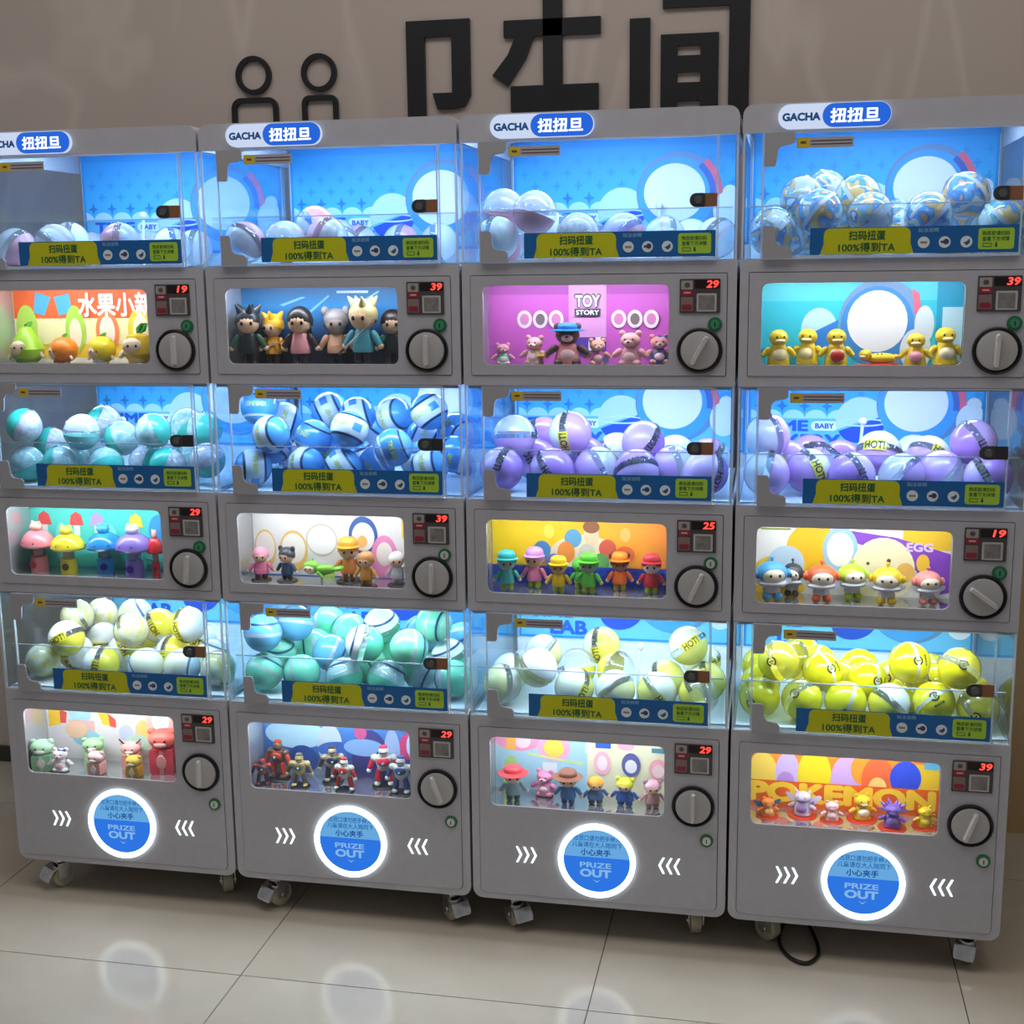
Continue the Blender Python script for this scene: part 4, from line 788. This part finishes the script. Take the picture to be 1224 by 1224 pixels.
def f_fruit(F, kind, c):
    for s in (-1,1): fp(F, 'foot', 'ball', (s*.14,-.06,.05), (.1,.12,.05), '#f0d9b4'); fp(F, 'arm', 'limb', (s*.3,-.12,.34), (.06,.06,.22), '#f3e3c8', (0, s*2.5, 0))
    w = {'pear':.42,'round':.46,'lemon':.45,'pine':.36}[kind]; top = {'pear':.98,'round':.90,'lemon':.92,'pine':.72}[kind]
    fp(F, 'fruit_hood', {'pear':'pear','pine':'pine'}.get(kind, 'ball'), (0,0,.04 if kind in ('pear','pine') else top*.5+.02), (w,w,top-.04) if kind in ('pear','pine') else (w,w,top*.48), c)
    fp(F, 'face', 'ball', (-.1,-w*.72,.42), (.24,.12,.2), '#f3d7b8'); 
    for s in (-1,1): fp(F, 'eye', 'ball', (-.1+s*.09,-w*.72-.11,.44), (.03,.02,.035), EYE)
    fp(F, 'romper', 'torso', (-.04,-w*.45,.06), (.2,.16,.22), {'pear':'#6a8a4a','round':'#b0562a','lemon':'#b8c4d0','pine':'#d8c070'}[kind])
    if kind == 'pine':
        for k in range(7): fp(F, 'crown_leaf', 'leaf', (.05*math.cos(k*.9),.05*math.sin(k*.9),.70), (.2,.2,.28), '#3f9a3a', (.5*math.sin(k*.9), .55*math.cos(k*.9), k*.9))
    else:
        fp(F, 'stem', 'limb', (0,0,top-.04), (.03,.03,.1), '#5a5a2a'); fp(F, 'leaf', 'leaf', (.02,0,top-.02), (.22,.2,.2), '#5fae3a', (0,.9,0))
def f_teddy(F, fur, wear, extra=None, light='#f2c8d0'):
    for s in (-1,1):
        fp(F, 'leg', 'ball', (s*.16,-.08,.1), (.12,.15,.1), fur); fp(F, 'arm', 'limb', (s*.2,-.03,.48), (.085,.085,.32), fur, (0, s*2.3, 0)); fp(F, 'ear', 'ball', (s*.2,.01,.92), (.085,.055,.085), fur)
    fp(F, 'body', 'torso', (0,0,.04), (.27,.22,.5), wear); fp(F, 'belly', 'ball', (0,-.14,.26), (.15,.09,.15), light)
    fp(F, 'head', 'ball', (0,-.01,.72), (.25,.22,.22), fur); fp(F, 'muzzle', 'ball', (0,-.19,.66), (.12,.08,.09), light); fp(F, 'nose', 'ball', (0,-.27,.69), (.04,.025,.03), '#5a2f3a'); eyes(F, .76, -.2, .09, .026)
    if extra == 'wide_hat': fp(F, 'hat_brim', 'brim', (0,0,.84), (.36,.32,.3), '#2f86d6'); fp(F, 'hat_crown', 'crown', (0,0,.85), (.34,.32,.2), '#2f86d6')
    if extra == 'cape': fp(F, 'cape', 'torso', (0,.09,.1), (.32,.16,.5), '#8fb4e0')
    if extra == 'bow': fp(F, 'bow', 'bow', (.1,-.1,.93), (.13,.1,.1), '#4a6fc0')
    if extra == 'tray': fp(F, 'yellow_tray', 'disc', (.3,-.16,.32), (.16,.14,.06), '#e9c83a')
    if extra == 'stand': fp(F, 'yellow_stand', 'disc', (0,0,0), (.36,.3,.1), '#e6b83a')
    if extra == 'bag': fp(F, 'bag', 'block', (.24,-.16,.1), (.09,.06,.1), '#6a78c0')
def f_chick(F, belly='#f4e6b4', lying=False, hold=None):
    Y = '#f2d02a'
    if lying:
        fp(F, 'red_board', 'disc', (0,0,0), (1.15,.42,.16), '#d8402a'); fp(F, 'body', 'ball', (.2,0,.42), (.78,.34,.30), Y); fp(F, 'head', 'ball', (-.62,-.05,.62), (.32,.30,.30), Y); fp(F, 'beak', 'ball', (-.82,-.25,.55), (.16,.12,.06), '#f0dfae')
        for s in (-1,1): fp(F, 'foot', 'ball', (.98,s*.16,.5), (.16,.08,.12), '#f0b83a')
        eyes(F, .68, -.33, .1, .035)
        return
    for s in (-1,1):
        fp(F, 'foot', 'ball', (s*.13,-.07,.046), (.12,.15,.04), '#efc24a'); fp(F, 'wing', 'limb', (s*.2,-.02,.52), (.085,.08,.32), Y, (0, s*2.45, 0))
    fp(F, 'body', 'torso', (0,0,.03), (.28,.24,.6), Y); fp(F, 'belly', 'ball', (0,-.13,.3), (.19,.13,.2), belly)
    fp(F, 'head', 'ball', (0,0,.77), (.235,.22,.225), Y); fp(F, 'beak', 'ball', (0,-.2,.70), (.13,.09,.05), '#f0dfae'); eyes(F, .80, -.2, .09, .026)
    if hold: fp(F, 'held_fruit', 'ball', (0,-.27,.30), (.17,.1,.16), hold)
def f_mush(F, c, dark, topper):
    fp(F, 'house_base', 'disc', (0,0,0), (.17,.17,.30), c); fp(F, 'round_door', 'disc', (0,-.165,.16), (.075,.075,.03), dark, (math.pi/2,0,0))
    fp(F, 'house_column', 'disc', (0,0,.29), (.13,.13,.22), glassy('mushroom_clear_column', '#e8f4f2', .05, .35, c, .1)); fp(F, 'filling', 'ball', (0,0,.40), (.10,.10,.09), '#e4cfd8')
    fp(F, 'mushroom_cap', 'mcap', (0,0,.50), (.36,.32,.34), c, None, .15)
    for s in (-1,1): fp(F, 'cap_spot', 'ball', (s*.12,-.27,.60), (.03,.02,.03), '#3a3430')
    fp(F, 'topper', 'ball', (0,-.02,.90), (.13,.12,.10), topper); fp(F, 'topper_ear', 'ball', (-.08,-.02,.97), (.04,.03,.05), topper); fp(F, 'topper_ear', 'ball', (.08,-.02,.97), (.04,.03,.05), topper)
def f_egg(F, c, face='#f2ead2', mask=None):
    for s in (-1,1):
        fp(F, 'foot', 'ball', (s*.11,-.06,.105), (.1,.12,.1), c); fp(F, 'leg', 'limb', (s*.09,0,.1), (.06,.06,.2), '#e6e6ea'); fp(F, 'collar_wing', 'leaf', (s*.05,-.06,.40), (.32,.3,.34), '#dfe6f0', (0, s*1.35, 0)); fp(F, 'ear_pad', 'ball', (s*.33,0,.62), (.06,.08,.1), c)
    fp(F, 'torso', 'torso', (0,0,.2), (.18,.15,.22), '#e9ebf0'); fp(F, 'collar', 'torus', (0,-.01,.42), (.30,.27,.2), '#dde4ee')
    fp(F, 'hood', 'ball', (0,.03,.62), (.32,.29,.27), c); fp(F, 'face', 'ball', (0,-.08,.60), (.25,.22,.20), face); fp(F, 'antenna', 'limb', (0,.02,.85), (.025,.025,.12), c); fp(F, 'antenna_tip', 'ball', (0,.02,.97), .045, c)
    if mask:
        fp(F, 'mask', 'ball', (0,-.13,.62), (.22,.18,.10), mask); [fp(F, 'eye', 'ball', (s*.09,-.30,.62), (.05,.03,.05), '#f2f2ee') for s in (-1,1)]
    else: eyes(F, .62, -.28, .09, .03)
def f_box(F, c, top, lid='#f2efe9', horns=False, tall=.5):
    fp(F, 'box', 'block', (0,0,0), (.24,.2,tall/2), c); fp(F, 'box_print', 'disc', (0,-.205,tall*.5), (.1,tall*.28,.015), lid, (math.pi/2,0,0)); fp(F, 'ribbon', 'block', (0,0,tall*.02), (.04,.205,tall*.47), lid)
    fp(F, 'head', 'ball', (0,0,tall+.2), (.3,.25,.24), top); fp(F, 'muzzle', 'ball', (0,-.2,tall+.13), (.13,.07,.08), lid); eyes(F, tall+.22, -.23, .1, .026)
    for s in (-1,1): fp(F, 'ear', 'ball', (s*.22,0,tall+.38), (.09,.06,.09), top)
    if horns:
        for s in (-1,1): fp(F, 'feeler', 'limb', (s*.16,-.05,tall+.36), (.025,.025,.26), '#3a3434', (0, s*.7, 0))
def f_robot(F, c1, c2, crouch=False, spread=1.0):
    base_disc(F, '#22262c', .27)
    for s in (-1,1):
        fp(F, 'boot', 'ball', (s*.15*spread,-.05,.08), (.07,.11,.05), c1); fp(F, 'leg', 'limb', (s*.15*spread,-.01,.07), (.075,.08,.36), c2, (0, -s*.14*spread, 0))
        fp(F, 'shoulder', 'ball', (s*.2,0,.66), (.09,.09,.08), c1); fp(F, 'arm', 'limb', (s*.22,-.02,.66), (.06,.06,.3), c2, (0, s*2.75, 0)); fp(F, 'fist', 'ball', (s*.33,-.04,.38), .055, c1)
    fp(F, 'torso', 'torso', (0,0,.70), (.20,.15,.34), c1, (math.pi,0,0)); fp(F, 'chest_plate', 'ball', (0,-.1,.60), (.15,.08,.11), c2); fp(F, 'chest_lamp', 'ball', (0,-.18,.58), .03, '#6fc8f0')
    fp(F, 'head', 'ball', (0,-.01,.80), (.11,.12,.13), c1); fp(F, 'helmet_ridge', 'disc', (0,.0,.88), (.09,.09,.05), c2); fp(F, 'visor', 'ball', (0,-.06,.80), (.095,.085,.03), '#26303c')
def f_animal(F, c, belly, ear='ball', spikes=0, tail=None, wing=None):
    base_disc(F, '#cf3a1e', .42)
    for s in (-1,1):
        fp(F, 'foot', 'ball', (s*.15,-.06,.09), (.1,.14,.06), c); fp(F, 'arm', 'limb', (s*.2,-.06,.45), (.07,.07,.24), c, (0, s*2.2, 0)); fp(F, 'ear', 'cone' if ear == 'cone' else 'ball', (s*.15,.02,.80 if ear == 'cone' else .86), (.07,.05,.2) if ear == 'cone' else (.07,.05,.08), c, (0, s*.45, 0))
    fp(F, 'body', 'torso', (0,0,.05), (.26,.23,.5), c); fp(F, 'belly', 'ball', (0,-.14,.28), (.16,.11,.16), belly); fp(F, 'head', 'ball', (0,-.02,.68), (.24,.22,.2), c); fp(F, 'muzzle', 'ball', (0,-.2,.63), (.1,.06,.06), belly); eyes(F, .72, -.2, .09, .028)
    for k in range(spikes): fp(F, 'back_spike', 'cone', (.2*math.cos(math.pi*k/(spikes-1)),.1,.62+.15*math.sin(math.pi*k/(spikes-1))), (.09,.08,.3), c, (-.2, math.pi/2-math.pi*k/(spikes-1), 0))
    if tail: fp(F, 'tail', 'limb', (.12,.16,.2), (.06,.06,.5), tail, (.5,.5,0))
    if wing: [fp(F, 'wing', 'leaf', (s*.12,.14,.4), (.4,.3,.5), wing, (0,s*.9,0)) for s in (-1,1)]
FIGPOS = {
 11: [(0.091,0.077),(0.179,0.06),(0.27,0.06),(0.357,0.085)],
 12: [(0.07,0.124),(0.111,0.108),(0.186,0.125),(0.253,0.119),(0.323,0.138),(0.377,0.117)],
 13: [(0.07,0.046),(0.136,0.061),(0.206,0.086),(0.264,0.055),(0.333,0.071),(0.385,0.061)],
 14: [(0.075,0.072),(0.131,0.072),(0.184,0.073),(0.262,0.042),(0.331,0.065),(0.39,0.074)],
 21: [(0.011,0.097),(0.067,0.114),(0.152,0.109),(0.236,0.113),(0.316,0.117),(0.365,0.105)],
 22: [(0.068,0.075),(0.128,0.077),(0.216,0.079),(0.264,0.096),(0.316,0.079),(0.378,0.075)],
 23: [(0.075,0.085),(0.128,0.086),(0.185,0.077),(0.222,0.066),(0.248,0.085),(0.308,0.081),(0.376,0.084)],
 24: [(0.069,0.09),(0.114,0.079),(0.171,0.086),(0.232,0.083),(0.297,0.085),(0.376,0.077)],
 31: [(0.027,0.076),(0.065,0.05),(0.107,0.057),(0.163,0.07),(0.198,0.058),(0.258,0.066),(0.292,0.054),(0.346,0.096)],
 32: [(0.034,0.071),(0.079,0.097),(0.144,0.084),(0.207,0.09),(0.249,0.081),(0.328,0.101),(0.378,0.093)],
 33: [(0.082,0.078),(0.145,0.06),(0.202,0.077),(0.26,0.062),(0.323,0.064),(0.382,0.063)],
 34: [(0.077,0.046),(0.148,0.059),(0.207,0.047),(0.268,0.06),(0.327,0.057),(0.391,0.049)]}
FD = {
 11: [(f_fruit,('pear','#9fd034'),'green pear costume figure'), (f_fruit,('round','#f08a24'),'orange fruit costume figure'), (f_fruit,('lemon','#e8d022'),'yellow lemon costume figure'), (f_fruit,('pine','#e0b82a'),'pineapple costume figure with green leaf crown')],
 12: [(f_person,dict(hair='#23303a',body='#1f2a2e',arms='#3f6a54',tuft=True),'dark-haired figure in a dark robe'), (f_person,dict(hair='#f0b42a',body='#e9a52e',legs='#3a2a20',tuft=True,sword=1.25),'yellow-haired figure in an orange jacket'),
      (f_person,dict(hair='#1d1a20',body='#e29aa2',arms='#3a2c34',long=True),'long black-haired figure in a pink robe'), (f_person,dict(hair='#8f8a8a',body='#d8a88a',legs='#20242e',skin='#b9a9a0',ears='#8f8a8a',belt='#e0923a'),'grey-headed figure with ears and an orange belt'),
      (f_person,dict(hair='#cfc08a',body='#4fa4b4',legs='#24282e',tuft=True,sword=.9),'pale-haired figure in a light blue kimono'), (f_person,dict(hair='#2a1f1e',body='#1f2426',arms='#2f9a80',legs='#2a3438'),'dark figure with green sleeves')],
 13: [(f_teddy,('#e59ab0','#7fd0b8'),'pink bear figure in mint green'), (f_teddy,('#eab0b8','#f0d4c8','tray'),'pale pink bear figure with a yellow tray'), (f_teddy,('#5a4648','#e8948f','wide_hat'),'dark-headed bear figure in a blue hat'),
      (f_teddy,('#e9b49a','#c470a0','bag'),'tan and plum bear figure'), (f_teddy,('#eeb0b0','#e2a4b4'),'pink bear figure with open arms'), (f_teddy,('#e9a49a','#33507c','bow'),'pink bear figure in navy blue with a bow')],
 14: [(f_chick,dict(),'plain yellow chick figure with pale belly, leftmost,'), (f_chick,dict(belly='#f0dca0'),'yellow chick figure with spread wings'), (f_chick,dict(hold='#c8342e'),'yellow chick figure holding red fruit'), (f_chick,dict(lying=True),'yellow chick figure lying on a red board'),
      (f_chick,dict(belly='#f0a8b0',hold='#f0a4ac'),'yellow chick figure holding something pink'), (f_chick,dict(belly='#f2e8c4'),'plain yellow chick figure with pale belly, rightmost,')],
 21: [(f_mush,('#ee9cb4','#c44a70','#f0b8c4'),'pale pink mushroom house at the left edge'), (f_mush,('#ef8f98','#c02a3c','#f0b0a0'),'salmon pink mushroom house'), (f_mush,('#e6d93a','#5a4a1e','#ecd84a'),'yellow mushroom house'), (f_mush,('#2f8fd0','#1c2f86','#38a0c8'),'blue mushroom house'),
      (f_mush,('#8d7ad8','#3c2a92','#cfd0e6'),'purple mushroom house'), (f_mush,('#dc2f34','#8c1a24','#e8b0a8'),'red mushroom house')],
 22: [(f_person,dict(hair='#ef9cb4',body='#ea7fa8',legs='#7a3038',base='#1c1c1e',belt='#f0a0c0',wide=1.2),'pink figure with a swim ring'), (f_person,dict(hair='#3c4048',body='#33506c',legs='#2a3038',base='#1c1c1e',ears='#3c4048'),'dark grey hooded figure with ears'), (f_person,dict(hair='#7cc83a',body='#8cd04a',legs='#7cc83a',arms='#7cc83a'),'green figure on a clear stand'),
      (f_person,dict(hair='#e6a83a',body='#c9803a',legs='#c9803a',base='#1c1c1e',hat='#e6a83a'),'tall tan figure in a hat'), (f_person,dict(hair='#c98a4a',body='#dca04a',legs='#d09a54',base='#1c1c1e'),'orange-brown figure on black disc'), (f_person,dict(hair='#e9e6e0',body='#cfd4da',legs='#e2e4e6',base='#1c1c1e'),'white figure at the right end')],
 23: [(f_person,dict(hair='#35b4b4',body='#3fa8a4',legs='#b4cf2a',skin='#8fb0a4',hat='#35b4b4'),'teal pup figure in a helmet'), (f_person,dict(hair='#cf94d4',body='#d87aa0',legs='#b4cf2a',skin='#dca88a',hat='#d49ad8'),'pink pup figure in a cap'), (f_person,dict(hair='#e9c21e',body='#eac424',legs='#b4cf2a',skin='#cf9a5a',hat='#ecca1e'),'yellow pup figure in a helmet'),
      (f_person,dict(hair='#4fc43a',body='#4fc43a',legs='#b4cf2a',skin='#5fcf4a',arms='#3fa83a'),'green backpack figure'), (f_person,dict(hair='#4aba3a',body='#5aba4a',legs='#b4cf2a',skin='#7c9a7c',hat='#5ac43a'),'green pup figure in a cap'), (f_person,dict(hair='#6a3a24',body='#ea6f2a',legs='#d8c02a',skin='#a4683c',hat='#ee8a2a',ears='#4a2a1c'),'orange pup figure with brown ears'), (f_person,dict(hair='#c8323a',body='#c8323a',legs='#b4cf2a',skin='#e9e4de',hat='#cf3a44'),'red and white pup figure')],
 24: [(f_egg,('#4fa8d8',),'blue egg-head figure'), (f_egg,('#2f3a40','#f2ead2','#2a3036'),'black masked egg-head figure'), (f_egg,('#e86a3a',),'orange egg-head figure'), (f_egg,('#b4d83a',),'lime egg-head figure'), (f_egg,('#ecc82a',),'yellow egg-head figure'), (f_egg,('#f0948a',),'coral egg-head figure')],
 31: [(f_box,('#a4dcae','#b8e4be','#f2f2ea'),'pale green gift-box figure at the left end'), (f_box,('#f0c4b4','#f2cfc0'),'small peach gift-box figure'), (f_teddy,('#f4f2f2','#f0eef2','bow'),'white figure with a bow'), (f_box,('#b4dca4','#aedca0'),'leaf green gift-box figure'), (f_box,('#eeb4b0','#f0c4c0'),'pink gift-box figure'),
      (f_box,('#f0a49c','#f2b8b0','#f4ece6',True),'coral gift-box figure with dark feelers'), (f_box,('#d8b43a','#e0c04a'),'gold gift-box figure'), (f_box,('#e2485a','#ea6a5a','#f2a8a4',False,.62),'tall red gift-box figure')],
 32: [(f_robot,('#b03a30','#3a3f4c'),'dark red armoured figure at the left edge'), (f_robot,('#6a5248','#c0452c'),'brown and red armoured figure'), (f_robot,('#c0b078','#6a6650'),'gold and brown armoured figure'), (f_robot,('#a8a080','#2f3238'),'dark armoured figure with tan shoulders'), (f_robot,('#cfd4d0','#c03a34',False,1.5),'silver and red armoured figure, legs apart'), (f_robot,('#c8d4cc','#d02f44'),'red-legged armoured figure with silver head'), (f_robot,('#c4d2d4','#3a4f86'),'silver and blue armoured figure')],
 33: [(f_person,dict(hair='#e8788a',body='#8fb0bc',legs='#3f7080',hat='#e0505a',skin='#f4d4c8',hatw=1.3),'figure in a red hat'), (f_teddy,('#ee94bc','#f2a4c8'),'sitting pink figure'), (f_person,dict(hair='#4a3a5c',body='#3a78b8',legs='#2f5f9c',hat='#8a5a4a',hatw=1.3),'blue figure in a brown hat'),
      (f_person,dict(hair='#efa83a',body='#4f74a4',legs='#4a6c98',wide=1.3),'orange-hooded figure in blue'), (f_person,dict(hair='#d8dc3a',body='#2f62b0',legs='#2f5aa0',wide=1.4,ears='#d8dc3a'),'yellow-hooded figure in bright blue'), (f_person,dict(hair='#eab0c0',body='#d8a4a0',legs='#c88a8c',wide=1.2,ears='#b8a0ac'),'pale pink hooded figure')],
 34: [(f_animal,dict(c='#e8862a',belly='#f2d088',tail='#e8862a',wing='#3f6a8c'),'orange winged creature figure on red disc'), (f_animal,dict(c='#d4cce0',belly='#9a7cc0',ear='cone',tail='#a488c8',wing='#e6e0ee'),'white and purple creature figure on red disc'), (f_animal,dict(c='#eec0bc',belly='#f4dcd4'),'pale pink creature figure on red disc'),
      (f_animal,dict(c='#f0c02a',belly='#f4ecd2'),'amber creature figure with a cream belly on red disc'), (f_animal,dict(c='#7a5cb8',belly='#8f74c8',ear='cone',spikes=6),'spiky purple creature figure on red disc'), (f_animal,dict(c='#f0d41e',belly='#f2dc4a',ear='cone',tail='#d8a83a'),'lemon yellow creature figure with pointed ears on red disc')],
}
for key, items in FD.items():
    l, mi = key//10, key%10-1; fl = LV[l]['wb']-.007+ZB
    for i, (fn, args, words) in enumerate(items):
        u, h = FIGPOS[key][i]
        if key == 21 and i == 0: continue
        near = min([abs(u-FIGPOS[key][j][0]) for j in range(len(items)) if j != i])
        h2 = h if key != 14 or i != 3 else h*.85
        ws = h2*{11:1.12,12:.92,13:1.15,14:1.1,24:1.1,31:1.2,33:1.2,34:1.2}.get(key, 1.0)
        hw, dep = {f_person:(.36,.26), f_fruit:(.47,.5), f_teddy:(.42,.3), f_chick:(.42,.34), f_mush:(.37,.34), f_egg:(.44,.36), f_box:(.31,.28), f_robot:(.38,.3), f_animal:(.44,.44)}[fn]
        if isinstance(args, dict) and args.get('hat'): hw, dep = .40, .36
        if key == 21 and i == 5: ws *= .5
        if key == 24 and i == 1: ws *= .8
        u = max(W0-.012+hw*ws, min(W1+.012-hw*ws, u))
        lo, hi = .0105+dep*ws, .104-dep*ws
        y = min(.055, (lo+hi)/2) if near > 2*hw*ws else (lo if i % 2 == 0 else max(hi, lo))
        y = max(y, min(lo, .056))
        F = empty('display_figure', (mi*PITCH+u, y, fl+.0014), words + ' before the ' + BACK[key], 'figurine', 'figures before the ' + BACK[key])
        hs = h2/1.0
        F.scale = (ws, ws, hs*(1.1 if key == 11 else 1.0)); F.rotation_euler = (0, 0, [.25,-.2,.1,.3,-.1,.2,0,.15][i])
        if key == 22 and i == 2:      # posed in flight on a clear peg
            F.scale = (.075,)*3
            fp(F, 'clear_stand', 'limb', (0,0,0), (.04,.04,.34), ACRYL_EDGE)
            for c in ((-.34,.50),): pass
            G = '#7cc83a'
            fp(F, 'body', 'ball', (.08,0,.46), (.34,.17,.15), G); fp(F, 'head', 'ball', (-.30,-.02,.52), (.23,.2,.2), G); fp(F, 'face', 'ball', (-.32,-.12,.49), (.17,.13,.13), '#f3e0c4')
            for s in (-1,1): fp(F, 'leg', 'limb', (.36,s*.09,.46), (.06,.06,.26), G, (0,1.4,0)); fp(F, 'arm', 'limb', (-.1,s*.16,.42), (.05,.05,.24), G, (0,2.4,0)); fp(F, 'eye', 'ball', (-.34+s*.07,-.245,.51), (.022,.015,.03), EYE)
            fp(F, 'frill', 'cone', (-.24,.02,.66), (.07,.06,.14), G)
        elif isinstance(args, dict): fn(F, **args)
        else: fn(F, *args)

# ------------------------------------------------------------------ power cable on the floor under the right-hand machine
cb = [(1.86,.40,.006),(1.80,.26,.006),(1.755,.14,.006),(1.745,.06,.006),(1.765,0,.006),(1.80,-.02,.006),(1.825,.02,.006),(1.82,.09,.006),(1.80,.15,.012),(1.77,.20,.012),(1.72,.28,.006)]
def catmull(P, n=6):
    P = [Vector(p) for p in P]; out = []
    for i in range(len(P)-1):
        a, b, c, d = P[max(i-1,0)], P[i], P[i+1], P[min(i+2,len(P)-1)]
        for k in range(n):
            t = k/n; out.append(.5*((2*b)+(-a+c)*t+(2*a-5*b+4*c-d)*t*t+(-a+3*b-3*c+d)*t**3))
    return out+[P[-1]]
o = link('power_cable', MB().tube(catmull(cb), .004, 8).mesh('power_cable', RUBBER)); o['label'] = 'black power cable coiled on the floor under the rightmost machine'; o['category'] = 'cable'
